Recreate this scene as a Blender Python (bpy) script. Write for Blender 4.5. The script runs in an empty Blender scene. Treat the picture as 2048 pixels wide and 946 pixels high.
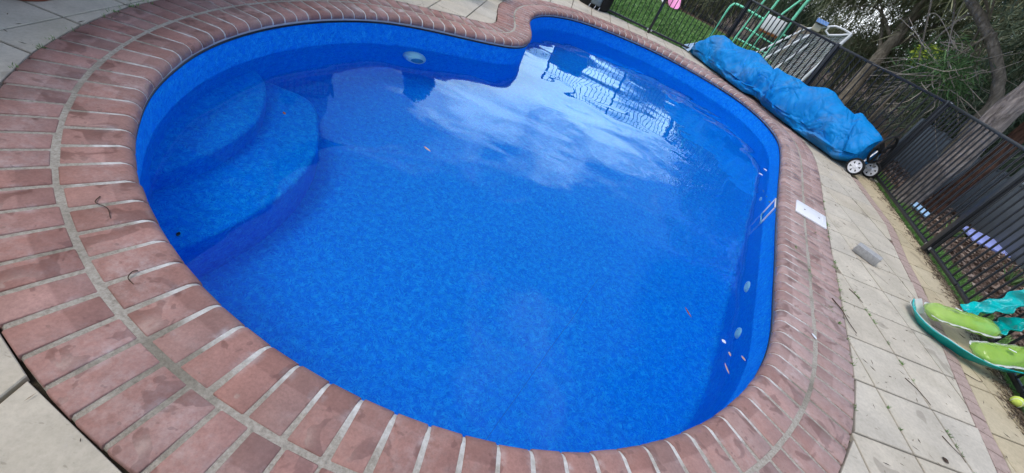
import bpy, bmesh, math, random
import numpy as np
from mathutils import Vector, Matrix
random.seed(7); RNG = np.random.default_rng(7)
rad = math.radians
SC = bpy.context.scene
COL = SC.collection

# ------------------------------------------------------------------ camera
TILT, ROLL, FPX, CH = rad(37.25), rad(25.6), 880.0, 1.467
cam_d = bpy.data.cameras.new('camera'); cam_o = bpy.data.objects.new('camera', cam_d); COL.objects.link(cam_o)
cam_d.sensor_fit = 'HORIZONTAL'; cam_d.sensor_width = 36.0; cam_d.lens = FPX / 2048 * 36
cam_d.clip_start = 0.05; cam_d.clip_end = 600
_f = Vector((0, math.cos(TILT), -math.sin(TILT))); _r = Vector((1, 0, 0)); _u = Vector((0, math.sin(TILT), math.cos(TILT)))
_r2 = math.cos(ROLL) * _r + math.sin(ROLL) * _u; _u2 = -math.sin(ROLL) * _r + math.cos(ROLL) * _u
mw = Matrix((_r2, _u2, -_f)).transposed().to_4x4(); mw.translation = (0, 0, CH)
cam_o.matrix_world = mw
SC.camera = cam_o

# ------------------------------------------------------------------ world, sun, exposure
SUN_EL, SUN_AZ = rad(63), rad(238)          # azimuth clockwise from +Y
w = bpy.data.worlds.new('World'); SC.world = w; w.use_nodes = True
nt = w.node_tree; nt.nodes.clear(); N = nt.nodes.new; L = nt.links.new
out = N('ShaderNodeOutputWorld'); bg = N('ShaderNodeBackground'); bg.inputs['Strength'].default_value = 0.15
sky = N('ShaderNodeTexSky'); sky.sky_type = 'NISHITA'; sky.sun_disc = False
sky.sun_elevation = SUN_EL; sky.sun_rotation = SUN_AZ; sky.air_density = 1.0; sky.dust_density = 1.4; sky.ozone_density = 1.8
tc = N('ShaderNodeTexCoord'); sep = N('ShaderNodeSeparateXYZ'); L(tc.outputs['Generated'], sep.inputs[0])
ad = N('ShaderNodeMath'); ad.operation = 'ADD'; ad.inputs[1].default_value = 0.22; L(sep.outputs['Z'], ad.inputs[0])
mx_ = N('ShaderNodeMath'); mx_.operation = 'MAXIMUM'; mx_.inputs[1].default_value = 0.08; L(ad.outputs[0], mx_.inputs[0])
dv = N('ShaderNodeVectorMath'); dv.operation = 'DIVIDE'; L(tc.outputs['Generated'], dv.inputs[0])
cx = N('ShaderNodeCombineXYZ')
for i in range(3): L(mx_.outputs[0], cx.inputs[i])
L(cx.outputs[0], dv.inputs[1])
cn = N('ShaderNodeTexNoise'); cn.inputs['Scale'].default_value = 1.15; cn.inputs['Detail'].default_value = 7; cn.inputs['Roughness'].default_value = 0.6
cn.inputs['Distortion'].default_value = 0.35
mp = N('ShaderNodeMapping'); mp.inputs['Location'].default_value = (23.9, 22.2, 25.9); L(dv.outputs[0], mp.inputs[0]); L(mp.outputs[0], cn.inputs['Vector'])
cr = N('ShaderNodeValToRGB'); cr.color_ramp.elements[0].position = 0.525; cr.color_ramp.elements[1].position = 0.72
cr.color_ramp.interpolation = 'EASE'; L(cn.outputs['Fac'], cr.inputs[0])
mix = N('ShaderNodeMixRGB'); mix.inputs['Color2'].default_value = (13.5, 14.3, 15.6, 1)
hz = N('ShaderNodeMapRange'); hz.interpolation_type = 'SMOOTHSTEP'; hz.inputs[1].default_value = 0.02; hz.inputs[2].default_value = 0.34; hz.inputs[3].default_value = 0.5; hz.inputs[4].default_value = 0.0   # milky air towards the horizon, all round
L(sep.outputs['Z'], hz.inputs[0])
cm = N('ShaderNodeMath'); cm.operation = 'MAXIMUM'; L(cr.outputs['Color'], cm.inputs[0]); L(hz.outputs[0], cm.inputs[1])
L(cm.outputs[0], mix.inputs['Fac']); L(sky.outputs['Color'], mix.inputs['Color1'])
L(mix.outputs['Color'], bg.inputs['Color']); L(bg.outputs[0], out.inputs[0])
sun_d = bpy.data.lights.new('sun', 'SUN'); sun_d.energy = 0.95; sun_d.angle = rad(22); sun_d.color = (1.0, 0.95, 0.88)
sun_o = bpy.data.objects.new('sun', sun_d); COL.objects.link(sun_o)
_sd = Vector((math.sin(SUN_AZ) * math.cos(SUN_EL), math.cos(SUN_AZ) * math.cos(SUN_EL), math.sin(SUN_EL)))
sun_o.rotation_euler = _sd.to_track_quat('Z', 'Y').to_euler(); sun_o.location = (20, 5, 30)
SC.view_settings.view_transform = 'Standard'; SC.view_settings.look = 'None'; SC.view_settings.gamma = 1.0
SC.view_settings.exposure = 0.8
SC.view_settings.use_curve_mapping = False
SC.render.engine = 'CYCLES'
SC.cycles.use_denoising = True
SC.cycles.max_bounces = 10; SC.cycles.transmission_bounces = 10; SC.cycles.transparent_max_bounces = 12
SC.cycles.caustics_reflective = False

# ------------------------------------------------------------------ material helpers
class NT:
    def __init__(s, name, rough=0.8, spec=0.4, color=(0.5, 0.5, 0.5)):
        s.m = bpy.data.materials.new(name); s.m.use_nodes = True; s.t = s.m.node_tree
        s.b = s.t.nodes['Principled BSDF']; s.out = s.t.nodes['Material Output']
        s.b.inputs['Base Color'].default_value = (*color, 1); s.b.inputs['Roughness'].default_value = rough
        s.b.inputs['Specular IOR Level'].default_value = spec
        s._c = None
    def n(s, t): return s.t.nodes.new(t)
    def l(s, a, b): s.t.links.new(a, b)
    def coord(s, which='Object'):
        if s._c is None: s._c = s.n('ShaderNodeTexCoord')
        return s._c.outputs[which]
    def mapped(s, v, scale=(1, 1, 1), rot=(0, 0, 0), loc=(0, 0, 0)):
        m = s.n('ShaderNodeMapping'); m.inputs['Scale'].default_value = scale; m.inputs['Rotation'].default_value = rot; m.inputs['Location'].default_value = loc
        s.l(v, m.inputs[0]); return m.outputs[0]
    def noise(s, scale, detail=4, rough=0.6, vec=None, dist=0.0):
        x = s.n('ShaderNodeTexNoise'); x.inputs['Scale'].default_value = scale; x.inputs['Detail'].default_value = detail
        x.inputs['Roughness'].default_value = rough; x.inputs['Distortion'].default_value = dist
        s.l(vec if vec is not None else s.coord(), x.inputs['Vector']); return x.outputs['Fac']
    def voro(s, scale, vec=None, feature='F1'):
        x = s.n('ShaderNodeTexVoronoi'); x.feature = feature; x.inputs['Scale'].default_value = scale
        s.l(vec if vec is not None else s.coord(), x.inputs['Vector']); return x
    def ramp(s, fac, stops, interp='LINEAR'):
        r = s.n('ShaderNodeValToRGB'); r.color_ramp.interpolation = interp
        e = r.color_ramp.elements
        while len(e) < len(stops): e.new(0.5)
        for k, (p, c) in enumerate(stops):
            e[k].position = p
            if not hasattr(c, '__len__'): c = (c, c, c)
            e[k].color = (*c, 1)
        s.l(fac, r.inputs[0]); return r.outputs[0]
    def mix(s, fac, a, b, mode='MIX'):
        x = s.n('ShaderNodeMixRGB'); x.blend_type = mode
        for v, k in ((fac, 'Fac'), (a, 'Color1'), (b, 'Color2')):
            if hasattr(v, 'is_output') or hasattr(v, 'links'): s.l(v, x.inputs[k])
            elif hasattr(v, '__len__'): x.inputs[k].default_value = (*v, 1)
            else: x.inputs[k].default_value = v if k == 'Fac' else (v, v, v, 1)
        return x.outputs[0]
    def math(s, op, a, b=None, clamp=False):
        x = s.n('ShaderNodeMath'); x.operation = op; x.use_clamp = clamp
        for k, v in enumerate((a, b)):
            if v is None: continue
            if hasattr(v, 'links'): s.l(v, x.inputs[k])
            else: x.inputs[k].default_value = v
        return x.outputs[0]
    def rnd(s):
        x = s.n('ShaderNodeObjectInfo'); return x.outputs['Random']
    def col(s, c): s.l(c, s.b.inputs['Base Color'])
    def rough(s, c): s.l(c, s.b.inputs['Roughness'])
    def bump(s, h, strength=0.3, dist=0.01):
        b = s.n('ShaderNodeBump'); b.inputs['Strength'].default_value = strength; b.inputs['Distance'].default_value = dist
        s.l(h, b.inputs['Height']); s.l(b.outputs[0], s.b.inputs['Normal']); return b

def plain(name, color, rough=0.6, spec=0.4, var=0.12, nscale=8, bump=0.0, metal=0.0):
    t = NT(name, rough, spec, color)
    c = Vector(color)
    n = t.noise(nscale, 5, 0.65)
    t.col(t.ramp(n, [(0.3, tuple(c * (1 - var))), (0.7, tuple(min(1, q) for q in c * (1 + var)))]))
    if bump: t.bump(t.noise(nscale * 6, 4), bump, 0.005)
    t.b.inputs['Metallic'].default_value = metal
    return t.m

MAT = {}
def brick_mat():
    t = NT('red_clay_brick', 0.75, 0.35)
    g_ = t.n('ShaderNodeNewGeometry'); W_ = g_.outputs['Position']
    base = t.ramp(t.rnd(), [(0.0, (0.275, 0.140, 0.113)), (0.25, (0.37, 0.200, 0.166)), (0.5, (0.305, 0.180, 0.154)), (0.75, (0.35, 0.176, 0.141)), (1.0, (0.395, 0.240, 0.205))])
    blot = t.ramp(t.noise(7, 6, 0.7, vec=W_), [(0.3, 0.76), (0.7, 1.16)])
    c = t.mix(1.0, base, blot, 'MULTIPLY')
    grit = t.ramp(t.noise(90, 3, 0.7, vec=W_), [(0.35, 0.86), (0.7, 1.1)])
    c = t.mix(1.0, c, grit, 'MULTIPLY')
    # lime bloom left by pool water
    bl = t.math('MULTIPLY', t.ramp(t.noise(2.1, 4, 0.6, vec=W_, dist=0.6), [(0.46, 0), (0.72, 1)]), t.ramp(t.noise(26, 5, 0.75, vec=W_), [(0.42, 0.1), (0.7, 1)]))
    sx = t.n('ShaderNodeSeparateXYZ'); t.l(W_, sx.inputs[0])      # paler tone blended in towards the right hand rim
    pale_r = t.math('MULTIPLY', t.ramp(t.math('ADD', t.math('MULTIPLY', sx.outputs['X'], 0.25), t.math('MULTIPLY', t.noise(1.6, 4, 0.6, vec=W_), 0.35)), [(0.28, 0), (0.75, 1)]), t.ramp(t.noise(34, 4, 0.7, vec=W_), [(0.3, 0.45), (0.7, 1)]))
    c = t.mix(t.math('MULTIPLY', pale_r, 0.46), c, (0.55, 0.475, 0.44))
    c = t.mix(t.math('MULTIPLY', bl, 0.5), c, (0.60, 0.53, 0.50))
    # whitish spill beside the sealed joints
    uv = t.n('ShaderNodeUVMap'); sp = t.n('ShaderNodeSeparateXYZ'); t.l(uv.outputs[0], sp.inputs[0])
    edge = t.ramp(t.math('ABSOLUTE', sp.outputs['X']), [(0.030, 0), (0.058, 1)])
    near = t.ramp(sp.outputs['Y'], [(0.03, 0.35), (0.07, 1), (0.17, 0)])
    spill = t.math('MULTIPLY', t.math('MULTIPLY', edge, near), t.ramp(t.noise(9, 5, 0.7, vec=W_), [(0.5, 0), (0.72, 1)]))
    c = t.mix(t.math('MULTIPLY', spill, 0.8), c, (0.66, 0.66, 0.66))
    # wet patches
    wet = t.ramp(t.noise(6.5, 3, 0.5, vec=W_, dist=0.8), [(0.585, 0), (0.60, 1)])
    wet2 = t.ramp(t.noise(19, 2, 0.5, vec=W_), [(0.66, 0), (0.675, 1)])
    wetm = t.math('MAXIMUM', wet, wet2)
    c = t.mix(t.math('MULTIPLY', wetm, 0.36), c, (0.10, 0.045, 0.035))
    # damp nose on some bricks
    dn = t.math('MULTIPLY', t.ramp(sp.outputs['Y'], [(0.094, 1), (0.100, 0)]), t.ramp(t.rnd(), [(0.40, 0), (0.41, 1)]))
    c = t.mix(t.math('MULTIPLY', dn, 0.30), c, (0.12, 0.05, 0.04))
    t.col(c)
    t.rough(t.ramp(wetm, [(0, 0.72), (1, 0.38)]))
    t.bump(t.noise(60, 5, 0.7, vec=W_), 0.25, 0.004)
    return t.m
def mortar_mat():
    t = NT('mortar', 0.92, 0.2)
    uv = t.n('ShaderNodeUVMap'); sp = t.n('ShaderNodeSeparateXYZ'); t.l(uv.outputs[0], sp.inputs[0])
    grey = t.ramp(t.noise(70, 5, 0.75), [(0.25, (0.20, 0.18, 0.145)), (0.5, (0.38, 0.345, 0.285)), (0.75, (0.52, 0.48, 0.41))])
    grey = t.mix(t.ramp(t.noise(3, 3), [(0.5, 0), (0.7, 0.6)]), grey, (0.12, 0.105, 0.07))
    white = t.ramp(t.noise(40, 4), [(0.3, (0.46, 0.44, 0.39)), (0.7, (0.70, 0.69, 0.65))])
    lim = t.math('ADD', sp.outputs['Y'], t.math('MULTIPLY', t.math('SUBTRACT', t.noise(6.5, 5, 0.7), 0.5), 0.42))
    m = t.ramp(lim, [(0.08, 1), (0.17, 0)])
    t.col(t.mix(m, grey, white))
    t.bump(t.noise(120, 5, 0.8), 0.8, 0.006)
    return t.m
def liner_mat():
    t = NT('patterned_pool_liner', 0.6, 0.05)
    o = t.coord()
    warp = t.n('ShaderNodeTexNoise'); warp.inputs['Scale'].default_value = 7; t.l(o, warp.inputs['Vector'])
    v = t.n('ShaderNodeVectorMath'); v.operation = 'MULTIPLY_ADD'; t.l(warp.outputs['Color'], v.inputs[0]); v.inputs[1].default_value = (0.16, 0.16, 0.16); t.l(o, v.inputs[2])
    n1 = t.noise(25, 2, 0.5, v.outputs[0], 1.6)
    r1 = t.ramp(t.math('ABSOLUTE', t.math('SUBTRACT', n1, 0.5)), [(0.0, 1), (0.055, 0)])
    n2 = t.noise(38, 2, 0.5, v.outputs[0], 2.0)
    r2 = t.ramp(t.math('ABSOLUTE', t.math('SUBTRACT', n2, 0.52)), [(0.0, 0.9), (0.06, 0)])
    gate = t.ramp(t.noise(24, 3, 0.6), [(0.38, 0.3), (0.60, 1)])
    f = t.math('MULTIPLY', t.math('MAXIMUM', r1, r2), gate)
    base = t.ramp(t.noise(30, 5, 0.7, dist=0.8), [(0.34, (0.0003, 0.160, 0.74)), (0.5, (0.0006, 0.190, 0.83)), (0.66, (0.001, 0.215, 0.89))])
    t.col(t.mix(t.math('MULTIPLY', f, 0.72), base, (0.03, 0.56, 0.98)))
    t.bump(t.noise(45, 3), 0.08, 0.003)
    return t.m
def water_mat():
    t = NT('pool_water')
    t.t.nodes.remove(t.b)
    o = t.coord()
    n1 = t.noise(0.95, 0.6, 0.45, t.mapped(o, (1.0, 1.35, 1), (0, 0, 0.5)), 0.4)
    n2 = t.noise(2.4, 1, 0.5, t.mapped(o, (1, 1.2, 1), (0, 0, -0.3)), 0.5)
    sy = t.n('ShaderNodeSeparateXYZ'); t.l(o, sy.inputs[0])     # breeze reaches the open far end, the house shelters the near one
    reg = t.ramp(t.math('ADD', t.math('MULTIPLY', sy.outputs['Y'], 0.11), t.math('MULTIPLY', t.noise(0.5, 1, 0.4), 0.3)), [(0.40, 0.18), (0.85, 1.0)])
    h = t.math('ADD', t.math('MULTIPLY', n1, 1.0), t.math('MULTIPLY', t.math('MULTIPLY', n2, 0.26), reg))
    b = t.n('ShaderNodeBump'); b.inputs['Strength'].default_value = 1.0; b.inputs['Distance'].default_value = 0.028; t.l(h, b.inputs['Height'])
    gl = t.n('ShaderNodeBsdfGlass'); gl.inputs['Roughness'].default_value = 0.0; gl.inputs['IOR'].default_value = 1.333
    gl.inputs['Color'].default_value = (0.64, 0.955, 1.0, 1); t.l(b.outputs[0], gl.inputs['Normal'])
    t.l(gl.outputs[0], t.out.inputs['Surface'])
    return t.m
def sandstone_mat(name='cream_sandstone_paver', tint=(1, 1, 1)):
    t = NT(name, 0.9, 0.25)
    o = t.coord('Object')
    g = t.n('ShaderNodeNewGeometry'); pos = g.outputs['Position']
    r = t.ramp(t.rnd(), [(0, (0.49, 0.435, 0.34)), (0.5, (0.53, 0.475, 0.375)), (1, (0.50, 0.455, 0.37))])
    c = t.mix(1.0, r, t.ramp(t.noise(3.2, 5, 0.65, pos), [(0.3, 0.82), (0.7, 1.12)]), 'MULTIPLY')
    c = t.mix(1.0, c, t.ramp(t.noise(48, 4, 0.75, pos), [(0.3, 0.88), (0.62, 1.06)]), 'MULTIPLY')
    pits = t.ramp(t.noise(1.0, 3, 0.6, t.mapped(pos, (20, 55, 20), (0, 0, 0.7))), [(0.66, 0), (0.72, 1)])
    c = t.mix(t.math('MULTIPLY', pits, 0.45), c, (0.19, 0.17, 0.13))
    stain = t.ramp(t.noise(0.9, 4, 0.6, pos, 0.5), [(0.55, 0), (0.75, 1)])
    c = t.mix(t.math('MULTIPLY', stain, 0.42), c, (0.36, 0.31, 0.20))
    damp = t.ramp(t.noise(3.7, 2, 0.5, pos, 0.9), [(0.66, 0), (0.69, 1)])
    c = t.mix(t.math('MULTIPLY', damp, 0.45), c, (0.22, 0.19, 0.15))
    c = t.mix(1.0, c, tint, 'MULTIPLY')
    t.col(c); t.bump(t.noise(80, 5, 0.8, pos), 0.35, 0.004)
    return t.m
MAT['brick'] = brick_mat(); MAT['mortar'] = mortar_mat(); MAT['liner'] = liner_mat(); MAT['water'] = water_mat(); MAT['stone'] = sandstone_mat(); MAT['stoneyel'] = sandstone_mat('yellowed_sandstone_paver', (0.98, 0.92, 0.76))
MAT['track'] = plain('cream_bead_track', (0.62, 0.58, 0.50), 0.5, 0.4, 0.08)
MAT['bead'] = plain('black_liner_bead', (0.012, 0.014, 0.018), 0.4, 0.4)
MAT['white'] = plain('white_plastic', (0.78, 0.79, 0.80), 0.4, 0.4, 0.04)
MAT['lens'] = plain('light_lens', (0.12, 0.30, 0.42), 0.15, 0.6)
MAT['dark'] = plain('black_powdercoat', (0.018, 0.020, 0.023), 0.38, 0.5, 0.2)
MAT['rubber'] = plain('black_rubber', (0.014, 0.014, 0.014), 0.7, 0.3, 0.3)
MAT['zinc'] = plain('zinc_bracket', (0.55, 0.56, 0.57), 0.35, 0.5, 0.15, 30, metal=0.7)
MAT['whitepipe'] = plain('white_painted_pipe', (0.78, 0.80, 0.80), 0.45, 0.4, 0.06)
MAT['net'] = plain('white_net_cord', (0.72, 0.75, 0.76), 0.8, 0.2, 0.1)
MAT['mint'] = plain('mint_green_paint', (0.22, 0.76, 0.48), 0.45, 0.4, 0.12, 14)
MAT['wood'] = plain('weathered_timber', (0.30, 0.25, 0.19), 0.85, 0.2, 0.25, 20, 0.3)
MAT['terra'] = plain('terracotta', (0.20, 0.062, 0.040), 0.6, 0.3, 0.2, 10)
MAT['charcoal'] = plain('charcoal_steel', (0.10, 0.113, 0.122), 0.5, 0.4, 0.2, 3)
MAT['blockgrey'] = plain('grey_concrete', (0.36, 0.36, 0.35), 0.92, 0.2, 0.22, 40, 0.6)
MAT['tennis'] = plain('tennis_felt', (0.62, 0.76, 0.14), 0.95, 0.1, 0.1, 60, 0.4)
MAT['pink'] = plain('pink_plastic', (0.80, 0.30, 0.52), 0.4, 0.4, 0.05)
MAT['cyanpl'] = plain('pale_blue_plastic', (0.35, 0.55, 0.75), 0.4, 0.4, 0.05)
MAT['lilac'] = plain('lilac_board', (0.32, 0.38, 0.78), 0.5, 0.4, 0.08)
MAT['twig'] = plain('dead_twig', (0.075, 0.048, 0.034), 0.9, 0.2, 0.3, 40)
MAT['leafred'] = plain('dead_leaf', (0.22, 0.075, 0.045), 0.7, 0.3, 0.3, 40)
MAT['leaftan'] = plain('tan_leaf', (0.52, 0.36, 0.27), 0.7, 0.3, 0.2, 40)
MAT['petal'] = plain('white_petal', (0.72, 0.76, 0.78), 0.6, 0.3, 0.05)
MAT['potdark'] = plain('dark_green_pot', (0.03, 0.05, 0.05), 0.5, 0.4, 0.2)
MAT['hatch'] = plain('slate_grey_plastic', (0.13, 0.17, 0.19), 0.35, 0.5, 0.1)
MAT['soil'] = plain('dark_soil', (0.045, 0.036, 0.026), 0.95, 0.1, 0.4, 60, 0.5)
MAT['render'] = plain('house_render', (0.20, 0.155, 0.12), 0.9, 0.2, 0.1, 3)
MAT['roofing'] = plain('roof_sheet', (0.10, 0.095, 0.09), 0.6, 0.3, 0.15, 3)

def cover_mat():
    t = NT('blue_woven_cover', 0.55, 0.18)
    c = t.ramp(t.noise(3.0, 5, 0.6), [(0.3, (0.001, 0.165, 0.46)), (0.6, (0.002, 0.24, 0.61)), (0.85, (0.004, 0.30, 0.71))])
    dirt = t.math('MULTIPLY', t.ramp(t.noise(2.2, 5, 0.65, dist=0.6), [(0.52, 0), (0.70, 1)]), 0.5)
    c = t.mix(dirt, c, (0.14, 0.20, 0.27))
    t.col(c); t.bump(t.math('ABSOLUTE', t.math('SUBTRACT', t.noise(2.6, 2, 0.5, t.mapped(t.coord(), (1.6, 0.8, 1.2), (0.3, 0.2, 0.6)), 0.9), 0.5)), 0.85, 0.13)
    return t.m
MAT['cover'] = cover_mat()
MAT['coverunder'] = plain('pale_blue_underside', (0.36, 0.50, 0.66), 0.5, 0.4, 0.1)
def film(name, color, trans, rough=0.12):
    t = NT(name, rough, 0.5, color); t.b.inputs['Transmission Weight'].default_value = 0.0
    n = t.noise(10, 4); c = Vector(color)
    t.col(t.ramp(n, [(0.3, tuple(c * 0.85)), (0.7, tuple(c * 1.12))]))
    t.b.inputs['Alpha'].default_value = 1 - trans
    t.b.inputs['Subsurface Weight'].default_value = 0.0
    return t.m
MAT['limepvc'] = film('lime_green_pvc', (0.40, 0.66, 0.10), 0.45)
MAT['tealpvc'] = film('teal_pvc', (0.0, 0.50, 0.48), 0.10, 0.18)
MAT['clearpvc'] = film('milky_clear_pvc', (0.75, 0.76, 0.72), 0.25, 0.2)
def plate_mat():
    t = NT('rusty_white_plate', 0.5, 0.4)
    sp = t.n('ShaderNodeSeparateXYZ'); t.l(t.coord('Generated'), sp.inputs[0])
    e = t.ramp(t.math('ADD', sp.outputs['Z'], t.math('MULTIPLY', t.math('SUBTRACT', t.noise(9, 4), 0.5), 0.35)), [(0.10, 1), (0.2, 0)])
    spots = t.ramp(t.noise(26, 3, 0.6), [(0.67, 0), (0.70, 0.9)])
    t.col(t.mix(t.math('MAXIMUM', e, spots), (0.80, 0.80, 0.77), (0.30, 0.11, 0.03)))
    return t.m
MAT['plate'] = plate_mat()
def solar_mat():
    t = NT('solar_cells', 0.15, 0.6)
    b = t.n('ShaderNodeTexBrick'); b.offset = 0; b.inputs['Scale'].default_value = 9; b.inputs['Mortar Size'].default_value = 0.02
    b.inputs['Color1'].default_value = (0.06, 0.17, 0.42, 1); b.inputs['Color2'].default_value = (0.08, 0.21, 0.48, 1); b.inputs['Mortar'].default_value = (0.4, 0.5, 0.6, 1)
    t.l(t.coord(), b.inputs['Vector']); t.col(b.outputs['Color']); return t.m
MAT['solar'] = solar_mat()
def bark_mat(name, dark, light, sc=1.0):
    t = NT(name, 0.95, 0.15)
    m = t.mapped(t.coord(), (9 * sc, 9 * sc, 2.2 * sc))
    n = t.noise(2.4, 6, 0.7, m, 0.6)
    t.col(t.ramp(n, [(0.32, dark), (0.52, tuple((Vector(dark) + Vector(light)) / 2)), (0.68, light)]))
    t.bump(n, 1.0, 0.05); return t.m
MAT['barkgrey'] = bark_mat('grey_pine_bark', (0.09, 0.075, 0.066), (0.44, 0.375, 0.325))
MAT['barkred'] = bark_mat('red_brown_bark', (0.03, 0.017, 0.012), (0.17, 0.085, 0.055))
MAT['barktan'] = bark_mat('tan_bark', (0.13, 0.11, 0.08), (0.38, 0.32, 0.24))
MAT['twiggrey'] = plain('grey_bare_twig', (0.38, 0.32, 0.25), 0.9, 0.1, 0.25, 6)
def leaf_mat(name, a, b, c):
    t = NT(name, 0.6, 0.3)
    g = t.n('ShaderNodeNewGeometry')
    r = t.ramp(g.outputs['Random Per Island'], [(0.0, a), (0.5, b), (1.0, c)])
    cl = t.ramp(t.noise(1.3, 3), [(0.3, 0.62), (0.7, 1.25)])
    t.col(t.mix(1.0, r, cl, 'MULTIPLY'))
    return t.m
MAT['needle'] = leaf_mat('sheoak_needles', (0.090, 0.120, 0.058), (0.175, 0.195, 0.096), (0.30, 0.29, 0.17))
MAT['needledk'] = leaf_mat('dark_needles', (0.045, 0.074, 0.045), (0.10, 0.140, 0.078), (0.19, 0.22, 0.125))
MAT['needlebr'] = leaf_mat('bright_pine_needles', (0.055, 0.120, 0.035), (0.10, 0.20, 0.060), (0.17, 0.28, 0.09))
MAT['leafyel'] = leaf_mat('yellow_green_leaves', (0.20, 0.28, 0.02), (0.36, 0.45, 0.04), (0.50, 0.58, 0.08))
MAT['grassbl'] = leaf_mat('grass_blades', (0.085, 0.19, 0.045), (0.14, 0.285, 0.075), (0.22, 0.37, 0.11))
MAT['chips'] = leaf_mat('bark_chips', (0.07, 0.045, 0.032), (0.19, 0.125, 0.090), (0.36, 0.28, 0.22))
MAT['litter'] = leaf_mat('dry_litter', (0.06, 0.045, 0.030), (0.13, 0.095, 0.065), (0.22, 0.17, 0.11))
def ground_mat(name, a, b, sc=20):
    t = NT(name, 0.95, 0.1)
    t.col(t.mix(t.ramp(t.noise(1.2, 4), [(0.35, 0), (0.7, 1)]), t.ramp(t.noise(sc, 5, 0.75), [(0.3, a), (0.7, b)]), t.ramp(t.noise(sc * 1.7, 4, 0.7), [(0.3, tuple(Vector(a) * 0.8)), (0.7, tuple(Vector(b) * 0.85))])))
    t.bump(t.noise(sc * 2, 5, 0.8), 0.8, 0.02); return t.m
MAT['lawn'] = ground_mat('lawn_turf', (0.060, 0.135, 0.028), (0.10, 0.20, 0.045), 30)
MAT['mulch'] = ground_mat('garden_mulch', (0.055, 0.038, 0.028), (0.20, 0.14, 0.105), 25)
MAT['ground'] = ground_mat('bare_ground', (0.040, 0.034, 0.024), (0.085, 0.070, 0.048), 30)

# ------------------------------------------------------------------ mesh helpers
def tag(o, label=None, cat=None, group=None, kind=None):
    if label: o['label'] = label
    if cat: o['category'] = cat
    if group: o['group'] = group
    if kind: o['kind'] = kind
    return o
def empty(name, loc=(0, 0, 0), rz=0.0):
    o = bpy.data.objects.new(name, None); COL.objects.link(o); o.location = loc; o.rotation_euler = (0, 0, rz)
    o.empty_display_size = 0.1; return o
class MB:
    def __init__(s): s.v = []; s.f = []; s.uv = {}
    def add(s, vs, fs):
        k = len(s.v); s.v += [tuple(v) for v in vs]; s.f += [tuple(i + k for i in f) for f in fs]; return s
    def box(s, c, d, R=None, bev=0.0):
        hx, hy, hz = d[0] / 2, d[1] / 2, d[2] / 2
        if bev <= 0:
            vs = [Vector((x * hx, y * hy, z * hz)) for x in (-1, 1) for y in (-1, 1) for z in (-1, 1)]
            fs = [(0, 1, 3, 2), (4, 6, 7, 5), (0, 4, 5, 1), (2, 3, 7, 6), (0, 2, 6, 4), (1, 5, 7, 3)]
        else:
            bm = bmesh.new(); bmesh.ops.create_cube(bm, size=1)
            for v in bm.verts: v.co = Vector((v.co.x * d[0], v.co.y * d[1], v.co.z * d[2]))
            bmesh.ops.bevel(bm, geom=bm.edges[:], offset=bev, segments=2, affect='EDGES', profile=0.5)
            bm.verts.index_update(); vs = [v.co.copy() for v in bm.verts]; fs = [tuple(v.index for v in f.verts) for f in bm.faces]; bm.free()
        if R is not None: vs = [R @ v for v in vs]
        return s.add([v + Vector(c) for v in vs], fs)
    def tube(s, pts, r, n=8, cap=True, flat=None):
        pts = [Vector(p) for p in pts]; m = len(pts)
        rr = r if hasattr(r, '__len__') else [r] * m
        prev = None; vs = []
        for i, p in enumerate(pts):
            d = (pts[min(i + 1, m - 1)] - pts[max(i - 1, 0)]).normalized()
            a = (Vector((0, 0, 1)) if abs(d.z) < 0.95 else Vector((1, 0, 0))) if prev is None else prev
            e1 = (a - d * a.dot(d)); e1 = e1.normalized() if e1.length > 1e-6 else d.orthogonal().normalized()
            e2 = d.cross(e1); prev = e1
            for k in range(n):
                q = 2 * math.pi * k / n + (math.pi / n)
                vs.append(p + (e1 * math.cos(q) * (flat or 1) + e2 * math.sin(q)) * rr[i])
        fs = [(i * n + k, i * n + (k + 1) % n, (i + 1) * n + (k + 1) % n, (i + 1) * n + k) for i in range(m - 1) for k in range(n)]
        if cap: fs += [tuple(range(n - 1, -1, -1)), tuple((m - 1) * n + k for k in range(n))]
        return s.add(vs, fs)
    def lathe(s, prof, n=24, c=(0, 0, 0), R=None):
        vs = [Vector((r * math.cos(2 * math.pi * k / n), r * math.sin(2 * math.pi * k / n), z)) for r, z in prof for k in range(n)]
        if R is not None: vs = [R @ v for v in vs]
        fs = [(i * n + k, i * n + (k + 1) % n, (i + 1) * n + (k + 1) % n, (i + 1) * n + k) for i in range(len(prof) - 1) for k in range(n)]
        if prof[0][0] > 1e-6: fs.append(tuple(range(n - 1, -1, -1)))
        if prof[-1][0] > 1e-6: fs.append(tuple((len(prof) - 1) * n + k for k in range(n)))
        return s.add([v + Vector(c) for v in vs], fs)
    def obj(s, name, mat, parent=None, smooth=True, off=(0, 0, 0), link=True, auto=True):
        me = bpy.data.meshes.new(name); o_ = Vector(off)
        me.from_pydata([Vector(v) - o_ for v in s.v], [], s.f)
        me.materials.append(MAT[mat] if isinstance(mat, str) else mat)
        bm = bmesh.new(); bm.from_mesh(me); bmesh.ops.recalc_face_normals(bm, faces=bm.faces[:]); bm.to_mesh(me); bm.free()
        if smooth:
            me.polygons.foreach_set('use_smooth', [True] * len(me.polygons))
            if auto: me.set_sharp_from_angle(angle=rad(38))
        me.update()
        o = bpy.data.objects.new(name, me)
        if link: COL.objects.link(o)
        if parent is not None: o.parent = parent
        return o
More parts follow.
